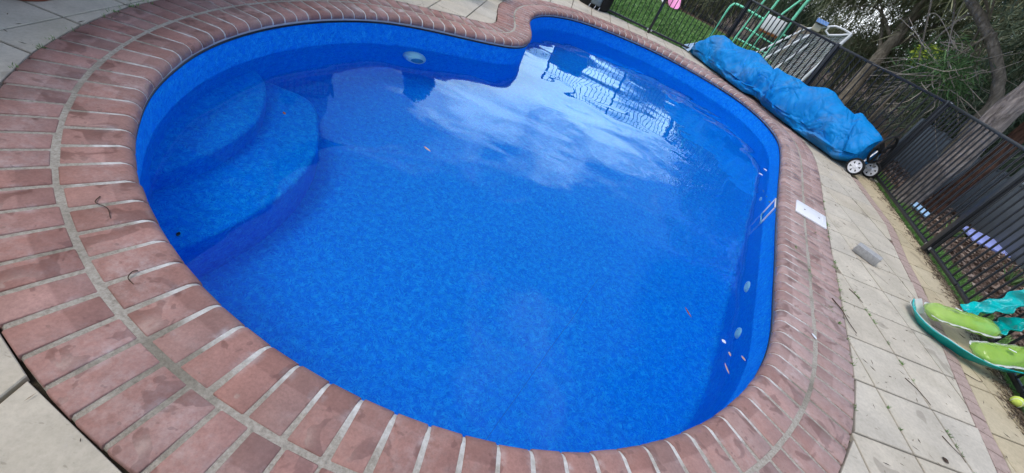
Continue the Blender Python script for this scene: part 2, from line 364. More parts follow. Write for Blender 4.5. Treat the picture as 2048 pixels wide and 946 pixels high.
def np_obj(name, V, F, mat, parent=None, smooth=False):
    me = bpy.data.meshes.new(name); V = np.asarray(V, np.float32); F = np.asarray(F, np.int32); k = F.shape[1]
    me.vertices.add(len(V)); me.vertices.foreach_set('co', V.ravel())
    me.loops.add(F.size); me.loops.foreach_set('vertex_index', F.ravel())
    me.polygons.add(len(F)); me.polygons.foreach_set('loop_start', np.arange(0, F.size, k, dtype=np.int32))
    me.update(calc_edges=True); me.validate()
    me.materials.append(MAT[mat])
    if smooth: me.polygons.foreach_set('use_smooth', [True] * len(me.polygons))
    o = bpy.data.objects.new(name, me); COL.objects.link(o)
    if parent is not None: o.parent = parent
    return o
def blades(P, D, Ln, Wd):
    """thin double-tapered leaf blades: P base points, D unit directions"""
    P = np.asarray(P); D = np.asarray(D); n = len(P)
    side = np.cross(D, RNG.normal(size=(n, 3))); side /= np.linalg.norm(side, axis=1, keepdims=True) + 1e-9
    Ln = np.broadcast_to(Ln, (n,))[:, None]; Wd = np.broadcast_to(Wd, (n,))[:, None]
    mid = P + D * Ln * 0.45
    V = np.stack([P, mid + side * Wd / 2, P + D * Ln, mid - side * Wd / 2], 1).reshape(-1, 3)
    F = np.arange(n * 4).reshape(n, 4)
    return V, F
def unit(a): return a / (np.linalg.norm(a, axis=-1, keepdims=True) + 1e-9)
def catmull(P, sub=14, closed=True):
    P = np.asarray(P, float); n = len(P); out = []
    for i in range(n if closed else n - 1):
        a, b, c, d = (P[(i + k) % n] for k in (-1, 0, 1, 2)) if closed else (P[max(i - 1, 0)], P[i], P[i + 1], P[min(i + 2, n - 1)])
        for t in np.linspace(0, 1, sub, endpoint=False):
            out.append(0.5 * ((2 * b) + (c - a) * t + (2 * a - 5 * b + 4 * c - d) * t * t + (3 * b - a - 3 * c + d) * t ** 3))
    if not closed: out.append(P[-1])
    return np.array(out)
def resample(P, n=None, step=None, closed=True):
    Q = np.vstack([P, P[:1]]) if closed else np.asarray(P)
    s = np.r_[0, np.cumsum(np.linalg.norm(np.diff(Q, axis=0), axis=1))]
    if n is None: n = max(2, int(round(s[-1] / step)))
    t = np.linspace(0, s[-1], n, endpoint=not closed)
    return np.stack([np.interp(t, s, Q[:, k]) for k in range(Q.shape[1])], 1), s[-1]
def gsmooth(P, sig):
    n = len(P); k = np.arange(-int(3 * sig), int(3 * sig) + 1); wgt = np.exp(-k ** 2 / (2 * sig * sig)); wgt /= wgt.sum()
    return sum(wgt[i] * np.roll(P, -k[i], axis=0) for i in range(len(k)))

# ------------------------------------------------------------------ pool outline (nose of the coping bricks), metres
LIP = [(-.22,.77),(.16,.81),(.51,.91),(.83,1.09),(1.11,1.32),(1.36,1.60),(1.55,1.9),(1.70,2.24),(1.83,2.72),(1.97,3.25),(2.12,3.85),(2.26,4.38),(2.44,5.05),(2.62,5.7),(2.77,6.3),(2.86,6.8),(2.85,7.25),(2.74,7.7),(2.53,8.1),(2.2,8.42),(1.75,8.66),(1.3,8.80),(.85,8.85),(.3,8.77),(-.2,8.6),(-.6,8.34),(-.88,7.98),(-1.04,7.6),(-1.12,7.2),(-1.10,6.78),(-1.01,6.42),(-.90,6.08),(-.85,5.80),(-.86,5.55),(-.95,5.34),(-1.09,5.18),(-1.27,5.01),(-1.52,4.80),(-1.79,4.56),(-2.04,4.26),(-2.21,3.9),(-2.32,3.5),(-2.37,3.1),(-2.36,2.7),(-2.30,2.36),(-2.21,2.1),(-2.07,1.80),(-1.87,1.53),(-1.62,1.27),(-1.3,1.06),(-.97,.9),(-.59,.80)]
C0, _ = resample(catmull(LIP), n=1000)
C0 = gsmooth(C0, 5); C0, PER = resample(C0, n=1000)
def normals(C, sig):
    T = np.roll(C, -1, 0) - np.roll(C, 1, 0); Nn = np.stack([T[:, 1], -T[:, 0]], 1)
    return unit(gsmooth(unit(Nn), sig))
NOR = normals(C0, 4)          # local outward normal
NORS = normals(C0, 11)        # smoothed, for the brick rows
def off(d): return C0 + NORS * d
ZW = -0.29                    # water level
ZFLOOR = -1.12

# ------------------------------------------------------------------ ground with the pool cut out
def holed_sheet(name, outer, hole, z, mat):
    bm = bmesh.new(); es = []
    for loop in (outer, hole):
        vs = [bm.verts.new((x, y, z)) for x, y in loop]
        es += [bm.edges.new((vs[i], vs[(i + 1) % len(vs)])) for i in range(len(vs))]
    bmesh.ops.triangle_fill(bm, use_beauty=True, edges=es)
    for f in bm.faces:
        if f.normal.z < 0: f.normal_flip()
    me = bpy.data.meshes.new(name); bm.to_mesh(me); bm.free(); me.materials.append(MAT[mat])
    o = bpy.data.objects.new(name, me); COL.objects.link(o); return o
BIG = [(-200, -200), (200, -200), (200, 200), (-200, 200)]
tag(holed_sheet('ground', BIG, off(0.30)[::4], -0.034, 'ground'), kind='structure')
def sheet(name, pts, z, mat):
    me = bpy.data.meshes.new(name); me.from_pydata([(x, y, z) for x, y in pts], [], [tuple(range(len(pts)))]); me.materials.append(MAT[mat])
    o = bpy.data.objects.new(name, me); COL.objects.link(o); return tag(o, kind='structure')
# fence corner points
P0, P1, P2, P3, P4, P5, P6 = (-0.92, 9.97), (0.69, 9.95), (2.10, 10.02), (3.30, 8.42), (4.37, 6.98), (4.115, 4.90), (3.56, 2.46)
FENCE_R = [P4, P5, (4.0, 4.16), (3.83, 3.38), (3.66, 2.75), (3.56, 2.46), (3.1, 1.0), (2.6, -0.5)]
LAWN = [(-30, 10.05), (2.12, 10.10), (3.34, 8.50), (4.42, 7.0)] + [(x + .06, y) for x, y in FENCE_R[1:]] + [(3.0, -0.5), (3.5, 1.0), (3.98, 2.46), (4.1, 2.75), (4.28, 3.38), (4.45, 4.16), (4.55, 4.9), (4.72, 6.4), (4.85, 7.6), (4.5, 9.3), (4.6, 11.0), (4.9, 13.5), (4.2, 15.6), (2.9, 15.9), (1.7, 16.4), (-30, 16.6)]
sheet('lawn', LAWN, -0.026, 'lawn')
MULCH = [(-30, 16.6), (1.7, 16.4), (2.9, 15.9), (4.2, 15.6), (4.9, 13.5), (4.6, 11.0), (4.5, 9.3), (4.85, 7.6), (4.72, 6.4), (4.55, 4.9), (4.45, 4.16), (4.28, 3.38), (4.1, 2.75), (3.98, 2.46), (3.5, 1.0), (3.0, -0.5), (9, -0.5), (30, 6), (30, 30), (-30, 30)]
sheet('garden_bed', MULCH, -0.027, 'mulch')

# ------------------------------------------------------------------ pool shell and water
pool = empty('swimming_pool', (0, 0, ZFLOOR))
tag(pool, 'kidney shaped in-ground pool with blue patterned vinyl liner and corner steps', 'pool')
def strip(name, rows, mat, parent, close=True, smooth=True):
    """rows: list of (offset, z) swept round the outline with local normals"""
    n = len(C0[::2]); V = []
    for d, z in rows:
        Q = (C0 + NOR * d)[::2]; V.append(np.c_[Q, np.full(n, z)])
    V = np.vstack(V); F = []
    for r in range(len(rows) - 1):
        for i in range(n): F.append((r * n + i, r * n + (i + 1) % n, (r + 1) * n + (i + 1) % n, (r + 1) * n + i))
    return np_obj(name, V - np.array(parent.location), F, mat, parent, smooth)
strip('bead_track', [(0.045, -0.05), (0.012, -0.05), (0.012, -0.074), (0.02, -0.076)], 'track', pool, smooth=False)
strip('liner_bead', [(0.022, -0.076), (0.010, -0.078), (0.010, -0.090), (0.018, -0.092)], 'bead', pool, smooth=False)
cove = [(0.018, -0.092), (0.018, -0.30), (0.018, ZFLOOR + 0.07), (0.010, ZFLOOR + 0.03), (-0.012, ZFLOOR + 0.008), (-0.05, ZFLOOR)]
strip('liner_wall', cove, 'liner', pool)
FLR = (C0 + NOR * (-0.045))[::4]
me = bpy.data.meshes.new('liner_floor'); me.from_pydata([(x, y, 0) for x, y in FLR], [], [tuple(range(len(FLR)))]); me.materials.append(MAT['liner'])
fo = bpy.data.objects.new('liner_floor', me); COL.objects.link(fo); fo.parent = pool; fo.location = (0, 0, 0.0005)
def pool_step(edge, inner, z):
    e = catmull(edge, 10, closed=False); ring = [tuple(p) for p in e] + inner
    m = MB(); nb = len(e); zb = ZFLOOR - z
    rows = [(0.0, zb), (0.0, -0.03), (0.006, -0.012), (0.018, -0.002), (0.03, 0.0)]
    T = np.gradient(e, axis=0); nn = unit(np.stack([T[:, 1], -T[:, 0]], 1))
    cen = np.mean(np.array(inner), 0)
    sgn = np.sign(((cen - e) * nn).sum(1).mean())
    vs = []
    for d, zz in rows:
        for k in range(nb): q = e[k] + nn[k] * sgn * d; vs.append((q[0], q[1], z + zz))
    fs = [(r * nb + k, r * nb + k + 1, (r + 1) * nb + k + 1, (r + 1) * nb + k) for r in range(4) for k in range(nb - 1)]
    k0 = len(vs); vs += [(x, y, z) for x, y in inner]
    fs.append(tuple(4 * nb + k for k in range(nb)) + tuple(k0 + i for i in range(len(inner))))
    m.add(vs, fs); return m.obj('entry_step', 'liner', pool, off=pool.location)
pool_step([(-2.62, 3.02), (-2.42, 2.96), (-2.27, 2.88), (-2.11, 2.71), (-1.94, 2.42), (-1.88, 2.2), (-1.86, 2.0), (-1.865, 1.80), (-1.89, 1.66), (-1.99, 1.42), (-2.08, 1.30)], [(-2.9, 1.4), (-3.1, 2.4)], -0.50)
pool_step([(-2.7, 3.08), (-2.33, 3.04), (-2.05, 3.07), (-1.89, 3.0), (-1.70, 2.76), (-1.57, 2.56), (-1.49, 2.34), (-1.445, 2.15), (-1.43, 1.96), (-1.435, 1.77), (-1.455, 1.62), (-1.475, 1.49), (-1.52, 1.35), (-1.60, 1.15), (-1.66, 0.95)], [(-2.6, 0.8), (-3.2, 2.0)], -0.71)
# underwater light on the back wall
lt = MB()
def wall_frame(x, y):
    i = int(np.argmin(((C0 - np.array((x, y))) ** 2).sum(1))); n = NOR[i]; p = C0[i] + n * 0.018
    inw = Vector((-n[0], -n[1], 0)); up = Vector((0, 0, 1)); t = up.cross(inw)
    return Vector((p[0], p[1], 0)), Matrix((t, up, inw)).transposed()
lp, lR = wall_frame(-1.80, 4.56)
lightp = empty('light_fitting', lp + Vector((0, 0, -0.40 - ZFLOOR)) - Vector((0, 0, 0))); lightp.parent = pool
lightp.location = (lp.x, lp.y, -0.52 - ZFLOOR)
MB().lathe([(0.125, 0.0), (0.128, 0.02), (0.122, 0.06), (0.112, 0.08), (0.105, 0.084), (0.10, 0.098), (0.088, 0.104), (0.085, 0.114), (0.074, 0.12), (0.071, 0.108)], 32, R=lR).obj('light_ring', 'white', lightp)
MB().lathe([(0.072, 0.108), (0.06, 0.116), (0.03, 0.121), (0.0001, 0.122)], 28, R=lR).obj('light_lens', 'lens', lightp)
# skimmer mouth
sp_, sR = wall_frame(2.33, 4.52)
sk = MB()
for c, d in (((0, -0.105, .008), (0.264, 0.018, 0.014)), ((0, -0.385, .008), (0.264, 0.018, 0.014)), ((-0.123, -0.245, .008), (0.018, 0.262, 0.014)), ((0.123, -0.245, .008), (0.018, 0.262, 0.014))):
    sk.box(sR @ Vector(c), d, sR, 0.004)
sk.obj('skimmer_frame', 'white', pool, off=pool.location - Vector((sp_.x, sp_.y, 0)))
skm = MB(); skm.box(sR @ Vector((0, -0.245, -0.004)), (0.216, 0.252, 0.006), sR)
skm.obj('skimmer_mouth', plain('skimmer_throat', (0.40, 0.42, 0.45), 0.5), pool, off=pool.location - Vector((sp_.x, sp_.y, 0)))
# return fittings on the right wall
for (x, y, z, r) in ((2.48, 5.30, -0.62, 0.05), (1.92, 3.30, -0.58, 0.075), (1.82, 2.64, -0.60, 0.06)):
    p, R_ = wall_frame(x, y)
    MB().lathe([(r, 0), (r, 0.008), (r * .85, 0.016), (r * .55, 0.018), (r * .5, 0.012), (r * .3, 0.016), (0.0001, 0.018)], 22, R=R_).obj('return_fitting', 'white', pool, off=pool.location - Vector((p.x, p.y, z)))
# seam line along the floor
sm = MB(); sm.tube([(0.25, 0.95, ZFLOOR + .001), (0.45, 1.6, ZFLOOR + .001), (0.62, 2.2, ZFLOOR + .001), (0.8, 2.9, ZFLOOR + .001)], 0.0016, 6, flat=0.4)
sm.obj('liner_seam', plain('liner_seam', (0.002, 0.12, 0.55), 0.4), pool, off=pool.location)
WTR = (C0 + NOR * 0.0175)[::4]
me = bpy.data.meshes.new('water'); me.from_pydata([(x, y, ZW) for x, y in WTR], [], [tuple(range(len(WTR)))]); me.materials.append(MAT['water'])
wo = bpy.data.objects.new('water', me); COL.objects.link(wo); tag(wo, kind='structure')

# ------------------------------------------------------------------ brick coping
coping = empty('pool_coping', (0, 0, -0.06))
tag(coping, 'double row of red clay bullnose bricks curving round the pool edge', 'coping')
nose = [(0.012, -0.056), (0.0015, -0.054), (0.0, -0.045)] + [(0.045 - 0.045 * math.cos(a), -0.045 + 0.045 * math.sin(a)) for a in (rad(18), rad(36), rad(54), rad(72), rad(90))] + [(0.14, 0.0), (0.229, 0.0), (0.234, -0.005), (0.234, -0.056)]
flat = [(0.0, -0.056), (0.0, -0.005), (0.005, 0.0), (0.11, 0.0), (0.222, 0.0), (0.227, -0.005), (0.227, -0.056)]
def brick_mesh(name, prof, hw0, hw1, Lb):
    cols = (-1, -0.93, 0.93, 1); vs = []; uv = []
    for k, (d, z) in enumerate(prof):
        hw = hw0 + (hw1 - hw0) * d / Lb
        for c in cols:
            ed = abs(c) == 1
            a = prof[max(k - 1, 0)]; b = prof[min(k + 1, len(prof) - 1)]
            nx, nz = -(b[1] - a[1]), (b[0] - a[0]); ln = math.hypot(nx, nz); nx, nz = nx / ln, nz / ln
            q = -0.0035 if ed else 0.0
            vs.append((c * hw, d + nx * q, z + nz * q)); uv.append((c * hw, d))
    n = len(prof); fs = [(k * 4 + j, k * 4 + j + 1, (k + 1) * 4 + j + 1, (k + 1) * 4 + j) for k in range(n - 1) for j in range(3)]
    fs += [tuple(k * 4 for k in range(n - 1, -1, -1)), tuple(k * 4 + 3 for k in range(n)), (0, 3, 2, 1)[:4] if False else tuple([0, 1, 2, 3]), tuple([(n - 1) * 4 + 3, (n - 1) * 4 + 2, (n - 1) * 4 + 1, (n - 1) * 4])]
    me = bpy.data.meshes.new(name); me.from_pydata(vs, [], fs)
    u = me.uv_layers.new(name='UVMap')
    for p in me.polygons:
        for li in p.loop_indices: u.data[li].uv = uv[me.loops[li].vertex_index]
    bm = bmesh.new(); bm.from_mesh(me); bmesh.ops.recalc_face_normals(bm, faces=bm.faces[:]); bm.to_mesh(me); bm.free()
    me.polygons.foreach_set('use_smooth', [True] * len(me.polygons)); me.set_sharp_from_angle(angle=rad(50))
    me.materials.append(MAT['brick']); return me
MESHC = {}
def row(name, prof, d0, Lb, pitch, joint0, joint1):
    mid = C0 + NORS * (d0 + Lb * (0.0 if d0 == 0 else 0.5))
    Q = np.vstack([mid, mid[:1]]); s = np.r_[0, np.cumsum(np.linalg.norm(np.diff(Q, axis=0), axis=1))]
    cnt = int(round(s[-1] / pitch)); ts = (np.arange(cnt) + 0.5) * s[-1] / cnt
    A = np.vstack([C0 + NORS * d0, (C0 + NORS * d0)[:1]]); B = np.vstack([C0 + NORS * (d0 + Lb), (C0 + NORS * (d0 + Lb))[:1]])
    g = lambda P, t: np.array([np.interp(t, s, P[:, 0]), np.interp(t, s, P[:, 1])])
    h = s[-1] / cnt / 2
    for t in ts:
        w0 = np.linalg.norm(g(A, t + h) - g(A, t - h)) if h < t < s[-1] - h else 2 * h
        w1 = np.linalg.norm(g(B, t + h) - g(B, t - h)) if h < t < s[-1] - h else 2 * h
        hw0 = max(0.012, min(0.0585, (w0 - joint0) / 2)); hw1 = max(0.010, min(0.064, (w1 - joint1) / 2))
        a = g(A, t); b = g(B, t); ang = math.atan2(b[1] - a[1], b[0] - a[0]) - math.pi / 2
        key = (name, round(hw0 * 500), round(hw1 * 500))
        if key not in MESHC: MESHC[key] = brick_mesh(name, prof, key[1] / 500, key[2] / 500, Lb)
        o = bpy.data.objects.new(name, MESHC[key]); COL.objects.link(o); o.parent = coping
        p = a + (b - a) / np.linalg.norm(b - a) * random.uniform(-.002, .003)
        o.location = (p[0], p[1], 0.06 + random.uniform(-.0012, .0012))
        o.rotation_euler = (random.uniform(-.004, .004), random.uniform(-.006, .006), ang + random.uniform(-.012, .012))
row('bullnose_brick', nose, 0.0, 0.234, 0.1235, 0.012, 0.021)
row('edging_brick', flat, 0.256, 0.227, 0.1235, 0.016, 0.021)
# mortar bed showing in the joints
prof = [(0.03, -0.0575), (0.006, -0.054), (0.0055, -0.044)] + [(0.05 - 0.0445 * math.cos(a), -0.0495 + 0.0445 * math.sin(a)) for a in (rad(22), rad(45), rad(68))] + [(0.05, -0.003), (0.12, -0.0032), (0.243, -0.004), (0.36, -0.0042), (0.476, -0.009), (0.482, -0.02), (0.482, -0.058)]
n_ = len(C0); V = np.vstack([np.c_[off(d), np.full(n_, z + 0.06)] for d, z in prof])
F = np.array([(r * n_ + i, r * n_ + (i + 1) % n_, (r + 1) * n_ + (i + 1) % n_, (r + 1) * n_ + i) for r in range(len(prof) - 1) for i in range(n_)])
mo = np_obj('mortar_bed', V, F, 'mortar', coping, True)
u = mo.data.uv_layers.new(name='UVMap'); dd = np.repeat([p[0] for p in prof], n_)
u.data.foreach_set('uv', np.c_[np.zeros(F.size), dd[F.ravel()]].astype(np.float32).ravel())

# ------------------------------------------------------------------ sandstone paving
paving = empty('paving', (0, 0, -0.03)); tag(paving, kind='structure')
GA = rad(6.5); gs, gt = 0.392, 0.408
OUT = off(0.478); OUTN = NORS
def to_xy(s, t): return np.array((s * math.cos(GA) - t * math.sin(GA), s * math.sin(GA) + t * math.cos(GA)))
def clip(poly, p, n):
    """keep the side where (q-p).n >= 0"""
    r = []
    for i in range(len(poly)):
        a, b = poly[i], poly[(i + 1) % len(poly)]; da, db = (a - p) @ n, (b - p) @ n
        if da >= 0: r.append(a)
        if da * db < 0: r.append(a + (b - a) * da / (da - db))
    return r
def area(P): return 0.5 * abs(sum(P[i][0] * P[(i + 1) % len(P)][1] - P[(i + 1) % len(P)][0] * P[i][1] for i in range(len(P))))
STRIP = catmull([(2.55, 0.2), (2.80, 1.2), (3.01, 1.92), (3.09, 2.25), (3.20, 2.66), (3.31, 3.05), (3.43, 3.6), (3.50, 3.86), (3.62, 4.42), (3.71, 4.75), (3.83, 5.2), (3.88, 5.9), (3.92, 6.5)], 8, closed=False)
FPATH = [P0, P1, P2, P3, P4] + FENCE_R[1:]
def side_clip(poly, path, o, keep, pad):
    """clip poly by nearest segment of a path; keep=+1 keeps left of travel"""
    path = np.asarray(path); c = np.mean(poly, 0)
    a = path[:-1]; b = path[1:]; ab = b - a; t = np.clip(((c - a) * ab).sum(1) / (ab * ab).sum(1), 0, 1)
    k = int(np.argmin(np.linalg.norm(a + ab * t[:, None] - c, axis=1))); d = ab[k] / np.linalg.norm(ab[k]); n = np.array((-d[1], d[0])) * keep
    return clip(poly, a[k] + n * pad, n)
def slab(poly, z=0.027, th=0.03, mat='stone'):
    P = np.array(poly); c = P.mean(0); ins = c + (P - c) * (1 - 0.004 / max(0.05, np.linalg.norm(P - c, axis=1).mean()))
    n = len(P); m = MB()
    vs = [(*(p - c), -th) for p in P] + [(*(p - c), -0.004) for p in P] + [(*(p - c), 0) for p in ins]
    fs = [tuple(range(2 * n, 3 * n))] + [(r * n + i, r * n + (i + 1) % n, (r + 1) * n + (i + 1) % n, (r + 1) * n + i) for r in range(2) for i in range(n)]
    m.add(vs, fs); o = m.obj('sandstone_paver', mat, paving, smooth=False)
    o.location = (c[0], c[1], z + random.uniform(-.0015, .0015)); return o
def inside_pool(p):
    x, y = p; P = OUT[::5]; j = np.roll(P, 1, 0); cond = (P[:, 1] > y) != (j[:, 1] > y)
    xi = (j[:, 0] - P[:, 0]) * (y - P[:, 1]) / (j[:, 1] - P[:, 1] + 1e-12) + P[:, 0]
    return bool((cond & (x < xi)).sum() % 2)
gap = 0.006
npav = 0
SHARED = None
for ks in range(-22, 10):
    for kt in range(-8, 24):
        s0, t0 = 2.545 + gs * ks, 1.865 + gt * kt
        sq = [to_xy(s0 + a, t0 + b) for a, b in ((gap, gap), (gs - gap, gap), (gs - gap, gt - gap), (gap, gt - gap))]
        c = np.mean(sq, 0)
        if c[0] < -4.6 or c[0] > 4.8 or c[1] < -1.0 or c[1] > 10.3: continue
        far_ = np.linalg.norm(OUT - c, axis=1).min()
        if far_ > (1.25 if c[1] < 4.5 and c[0] < 1 else 2.6): continue
        dmin = min(np.linalg.norm(OUT - q, axis=1).min() for q in sq + [c])
        ins = [inside_pool(q) for q in sq]
        polys = [sq]; clipped = False
        if any(ins) or dmin < 0.06:
            if all(ins): continue
            # cut to the back of the coping; several tangents in the tight pocket behind the peninsula
            pocket = -1.9 < c[0] < -1.2 and 4.9 < c[1] < 6.1
            for q in ([c] + (sq if pocket else [])):
                i = int(np.argmin(np.linalg.norm(OUT - q, axis=1)))
                if len(polys[0]) > 2 and np.linalg.norm(OUT[i] - q) < 0.45: polys[0] = clip(polys[0], OUT[i] + OUTN[i] * 0.012, OUTN[i])
            clipped = True
        P_ = polys[0]
        if len(P_) < 3: continue
        # cut by the fence line
        fd = np.array(FPATH)
        if c[1] > 9.3 and c[0] < 2.3: P_ = clip(P_, np.array((0, 10.03)), np.array((0, -1)))
        elif c[0] > 1.8 and c[1] > 6.9: P_ = clip(P_, np.array(P3) + np.array((0.02, 0.02)), unit(np.array((-1.44, -1.07))))
        elif c[0] > 2.2: P_ = side_clip(P_, FENCE_R, None, -1, -0.0)
        if len(P_) < 3: continue
        parts = [P_]
        if c[0] > 2.4 and c[1] < 6.7:
            a = side_clip(P_, STRIP, None, 1, 0.055); b = side_clip(P_, STRIP, None, -1, 0.055); parts = [a, b]
        for iq, q in enumerate(parts):
            if len(q) < 3 or area(q) < 0.004: continue
            if len(parts) == 2 and iq == 1: slab(q, mat='stoneyel'); continue
            if area(q) > gs * gt * 0.93 and len(q) == 4:
                o = bpy.data.objects.new('sandstone_paver', SHARED.data) if SHARED else slab(q)
                if SHARED:
                    COL.objects.link(o); o.parent = paving; cc = np.mean(q, 0); o.location = (cc[0], cc[1], 0.027 + random.uniform(-.0015, .0015))
                SHARED = SHARED or o
            else: slab(q)
            npav += 1
# small pink border pavers
SM, sl = resample(STRIP, step=0.135, closed=False)
MAT['pinkstone'] = plain('pink_border_stone', (0.38, 0.285, 0.24), 0.9, 0.2, 0.2, 25, 0.4)
bm_ = MB().box((0, 0, -0.012), (0.100, 0.129, 0.03), None, 0.004); first = None
for i in range(len(SM) - 1):
    a, b = SM[i], SM[i + 1]; c = (a + b) / 2
    if c[1] < 0.9: continue
    if first is None: first = bm_.obj('border_paver', 'pinkstone', paving, smooth=False); o = first
    else: o = bpy.data.objects.new('border_paver', first.data); COL.objects.link(o); o.parent = paving
    o.location = (c[0], c[1], 0.026 + random.uniform(-.002, .002)); o.rotation_euler = (0, 0, math.atan2(b[1] - a[1], b[0] - a[0]) - math.pi / 2 + random.uniform(-.02, .02))
print('pavers', npav)

# ------------------------------------------------------------------ pool fence
def fence_run(label, pts, posts, pitch=0.088, H=1.2, group='pool fence runs', post_w=0.05, name='pool_fence', wide=None):
    root = empty(name, (pts[0][0], pts[0][1], 0)); o_ = Vector(root.location)
    tag(root, label, 'fence', group)
    pk = None; pk_s = MB().tube([(0, 0, 0.075), (0, 0, H - 0.015)], 0.0085 if pitch < 0.09 else 0.0105, 6)
    for a, b in zip(pts[:-1], pts[1:]):
        a, b = Vector((*a, 0)), Vector((*b, 0)); d = b - a; ln = d.length; d.normalize(); ang = math.atan2(d.y, d.x)
        R_ = Matrix.Rotation(ang, 3, 'Z')
        for nm, z, hh in (('top_rail', H, 0.032), ('bottom_rail', 0.06, 0.036)):
            MB().box((a + b) / 2 + Vector((0, 0, z)), (ln - 0.02, 0.034, hh), R_, 0.004).obj(nm, 'dark', root, off=o_)
        n = int(ln / pitch)
        for k in range(n):
            q = a + d * ((k + 0.5) * ln / n)
            if any((q - Vector((*p, 0))).length < 0.045 for p in posts): continue
            if pk is None: pk = pk_s.obj('picket', 'dark', root); o = pk
            else: o = bpy.data.objects.new('picket', pk.data); COL.objects.link(o); o.parent = root
            o.location = q - o_ + Vector((0, 0, 0)); o.rotation_euler = (random.uniform(-.004, .004), random.uniform(-.004, .004), 0)
    for p in posts:
        i = min(range(len(pts)), key=lambda k: (Vector(pts[k]) - Vector(p)).length); q = pts[max(0, i - 1)]; q2 = pts[min(len(pts) - 1, i + 1)]
        ang = math.atan2(q2[1] - q[1], q2[0] - q[0]); R_ = Matrix.Rotation(ang, 3, 'Z')
        pw = wide.get(p, post_w) if wide else post_w
        po = MB().box((p[0], p[1], (H + 0.03) / 2 - 0.01), (pw, pw, H + 0.05), R_, 0.004).obj('post', 'dark', root, off=o_)
        for sg in (-1, 1):
            MB().box(Vector((p[0], p[1], 0.06)) + R_ @ Vector((sg * (pw / 2 + 0.016), -0.018, 0)), (0.03, 0.006, 0.032), R_, 0.001).obj('rail_bracket', 'zinc', po, off=o_)
            MB().box(Vector((p[0], p[1], H)) + R_ @ Vector((sg * (pw / 2 + 0.016), 0, 0.018)), (0.03, 0.03, 0.004), R_).obj('rail_bracket', 'zinc', po, off=o_)
    return root
fence_run('black metal picket fence along the far end of the pool in front of the lawn', [P0, P1, P2], [P0, P1])
fence_run('black metal picket fence running behind the rolled blue pool cover', [P2, P3, P4], [P2, P3], pitch=0.095)
fence_run('black metal picket fence panel beside the white wheels, in front of the grey trunk', [P4, P5], [P4, P5], pitch=0.098, wide={P5: 0.075, P4: 0.06})
fence_run('black metal picket fence panel that the green float leans on', [P5, (4.0, 4.16), (3.83, 3.38), (3.66, 2.75), P6], [P6], pitch=0.094)

# ------------------------------------------------------------------ rolled pool cover on its reel
CA, CB = Vector((1.85, 9.75, 0)), Vector((4.03, 6.75, 0)); CL = (CB - CA).length; cu = (CB - CA) / CL; cnv = Vector((cu.y, -cu.x, 0))   # cnv points to the pool
reel = empty('pool_cover_reel', tuple(CB)); tag(reel, 'rolled up bright blue pool cover on a wheeled reel against the fence', 'pool cover')
ro = Vector(reel.location)
def vnoise(x, y, seed=0):
    r = 0
    for k, (fx, fy, a) in enumerate(((1.7, 1.0, .5), (3.3, 2.1, .3), (6.1, 3.7, .2))):
        r += a * math.sin(fx * x + 1.3 * k + seed + 1.2 * math.sin(fy * y + k)) * math.cos(fy * y * 1.3 + 0.7 * x + seed * 1.7)
    return r
NS, NA = 300, 96
m = MB(); vs = []
TOPZ = [(-0.30, .06), (-0.22, .30), (-0.05, .37), (0.04, .50), (0.3, .49), (0.7, .53), (1.0, .53), (1.35, .50), (1.7, .53), (2.0, .58), (2.35, .56), (2.6, .60), (3.1, .59), (3.4, .56), (3.6, .52), (3.72, .46)]
for i in range(NS):
    s_ = -0.30 + (CL - 0.06 + 0.30) * i / (NS - 1)
    top = np.interp(s_, [a for a, _ in TOPZ], [b for _, b in TOPZ])
    fr = np.interp(s_, [-0.3, -0.1, 0.3, 1.1, 1.45, 1.62, 1.85, 2.2, 2.8, 3.4, 3.62, 3.72], [.10, .20, .26, .29, .27, .16, .22, .30, .30, .29, .25, .15])
    lowz = np.interp(s_, [-0.3, 0, 1.4, 1.55, 1.72, 1.85, 3.4, 3.72], [.01, .012, .012, .05, .05, .012, .012, .18])
    tw = 1.1 * s_
    for k in range(NA):
        a = 2 * math.pi * k / NA           # 0 = pool side, 90deg = up
        ca, sa = math.cos(a), math.sin(a)
        tri = lambda q: abs((q % 1.0) * 2 - 1)
        sig = lambda q: 1 / (1 + math.exp(max(-40, min(40, -q))))
        half = fr if ca > 0 else 0.24
        fold = 0.050 * (tri(a * 0.50 + s_ * 0.95 + 0.22 * math.sin(1.7 * s_)) - 0.5) + 0.034 * (tri(s_ * 1.7 - a * 0.72 + 0.2 * math.sin(2.3 * a)) - 0.5)
        fold += 0.012 * (tri(s_ * 4.3 + a * 1.4 + 0.3 * math.sin(3 * s_)) - 0.5) + 0.014 * vnoise(s_ * 2.0, a * 1.6, 2.0)
        lap = 0.0
        for s0, k0, am in ((0.12, 0.30, .06), (0.92, 0.42, .085), (1.62, -0.25, .055), (2.36, 0.40, .10), (3.2, -0.22, .055)):
            e_ = s_ - s0 - k0 * (a - 1.3); lap += am * (sig(e_ / 0.012) * math.exp(-max(0.0, e_) / 0.32) - 0.35 * math.exp(-(e_ / 0.05) ** 2) * (e_ < 0))
        sc_ = fold * (0.5 if sa > 0.7 else 1.0 if sa < 0.4 else 1.0 - 0.5 * (sa - 0.4) / 0.3) + (lap if sa > -0.25 else lap * 0.3)
        zc = lowz + (top - lowz) * 0.30
        if sa >= 0: x = half * abs(ca) ** 1.15 * (1 if ca > 0 else -1); z = zc + (top - zc) * sa ** 0.9
        else: x = half * abs(ca) ** 0.45 * (1 if ca > 0 else -1); z = zc + (zc - lowz) * sa
        x += ca * sc_; z += sa * sc_ if sa > -0.2 else 0
        z = max(z, 0.006 + 0.004 * math.sin(a * 5))
        q = CA + cu * s_ + cnv * x + Vector((0, 0, z)); vs.append(q)
fs = [(i * NA + k, i * NA + (k + 1) % NA, (i + 1) * NA + (k + 1) % NA, (i + 1) * NA + k) for i in range(NS - 1) for k in range(NA)]
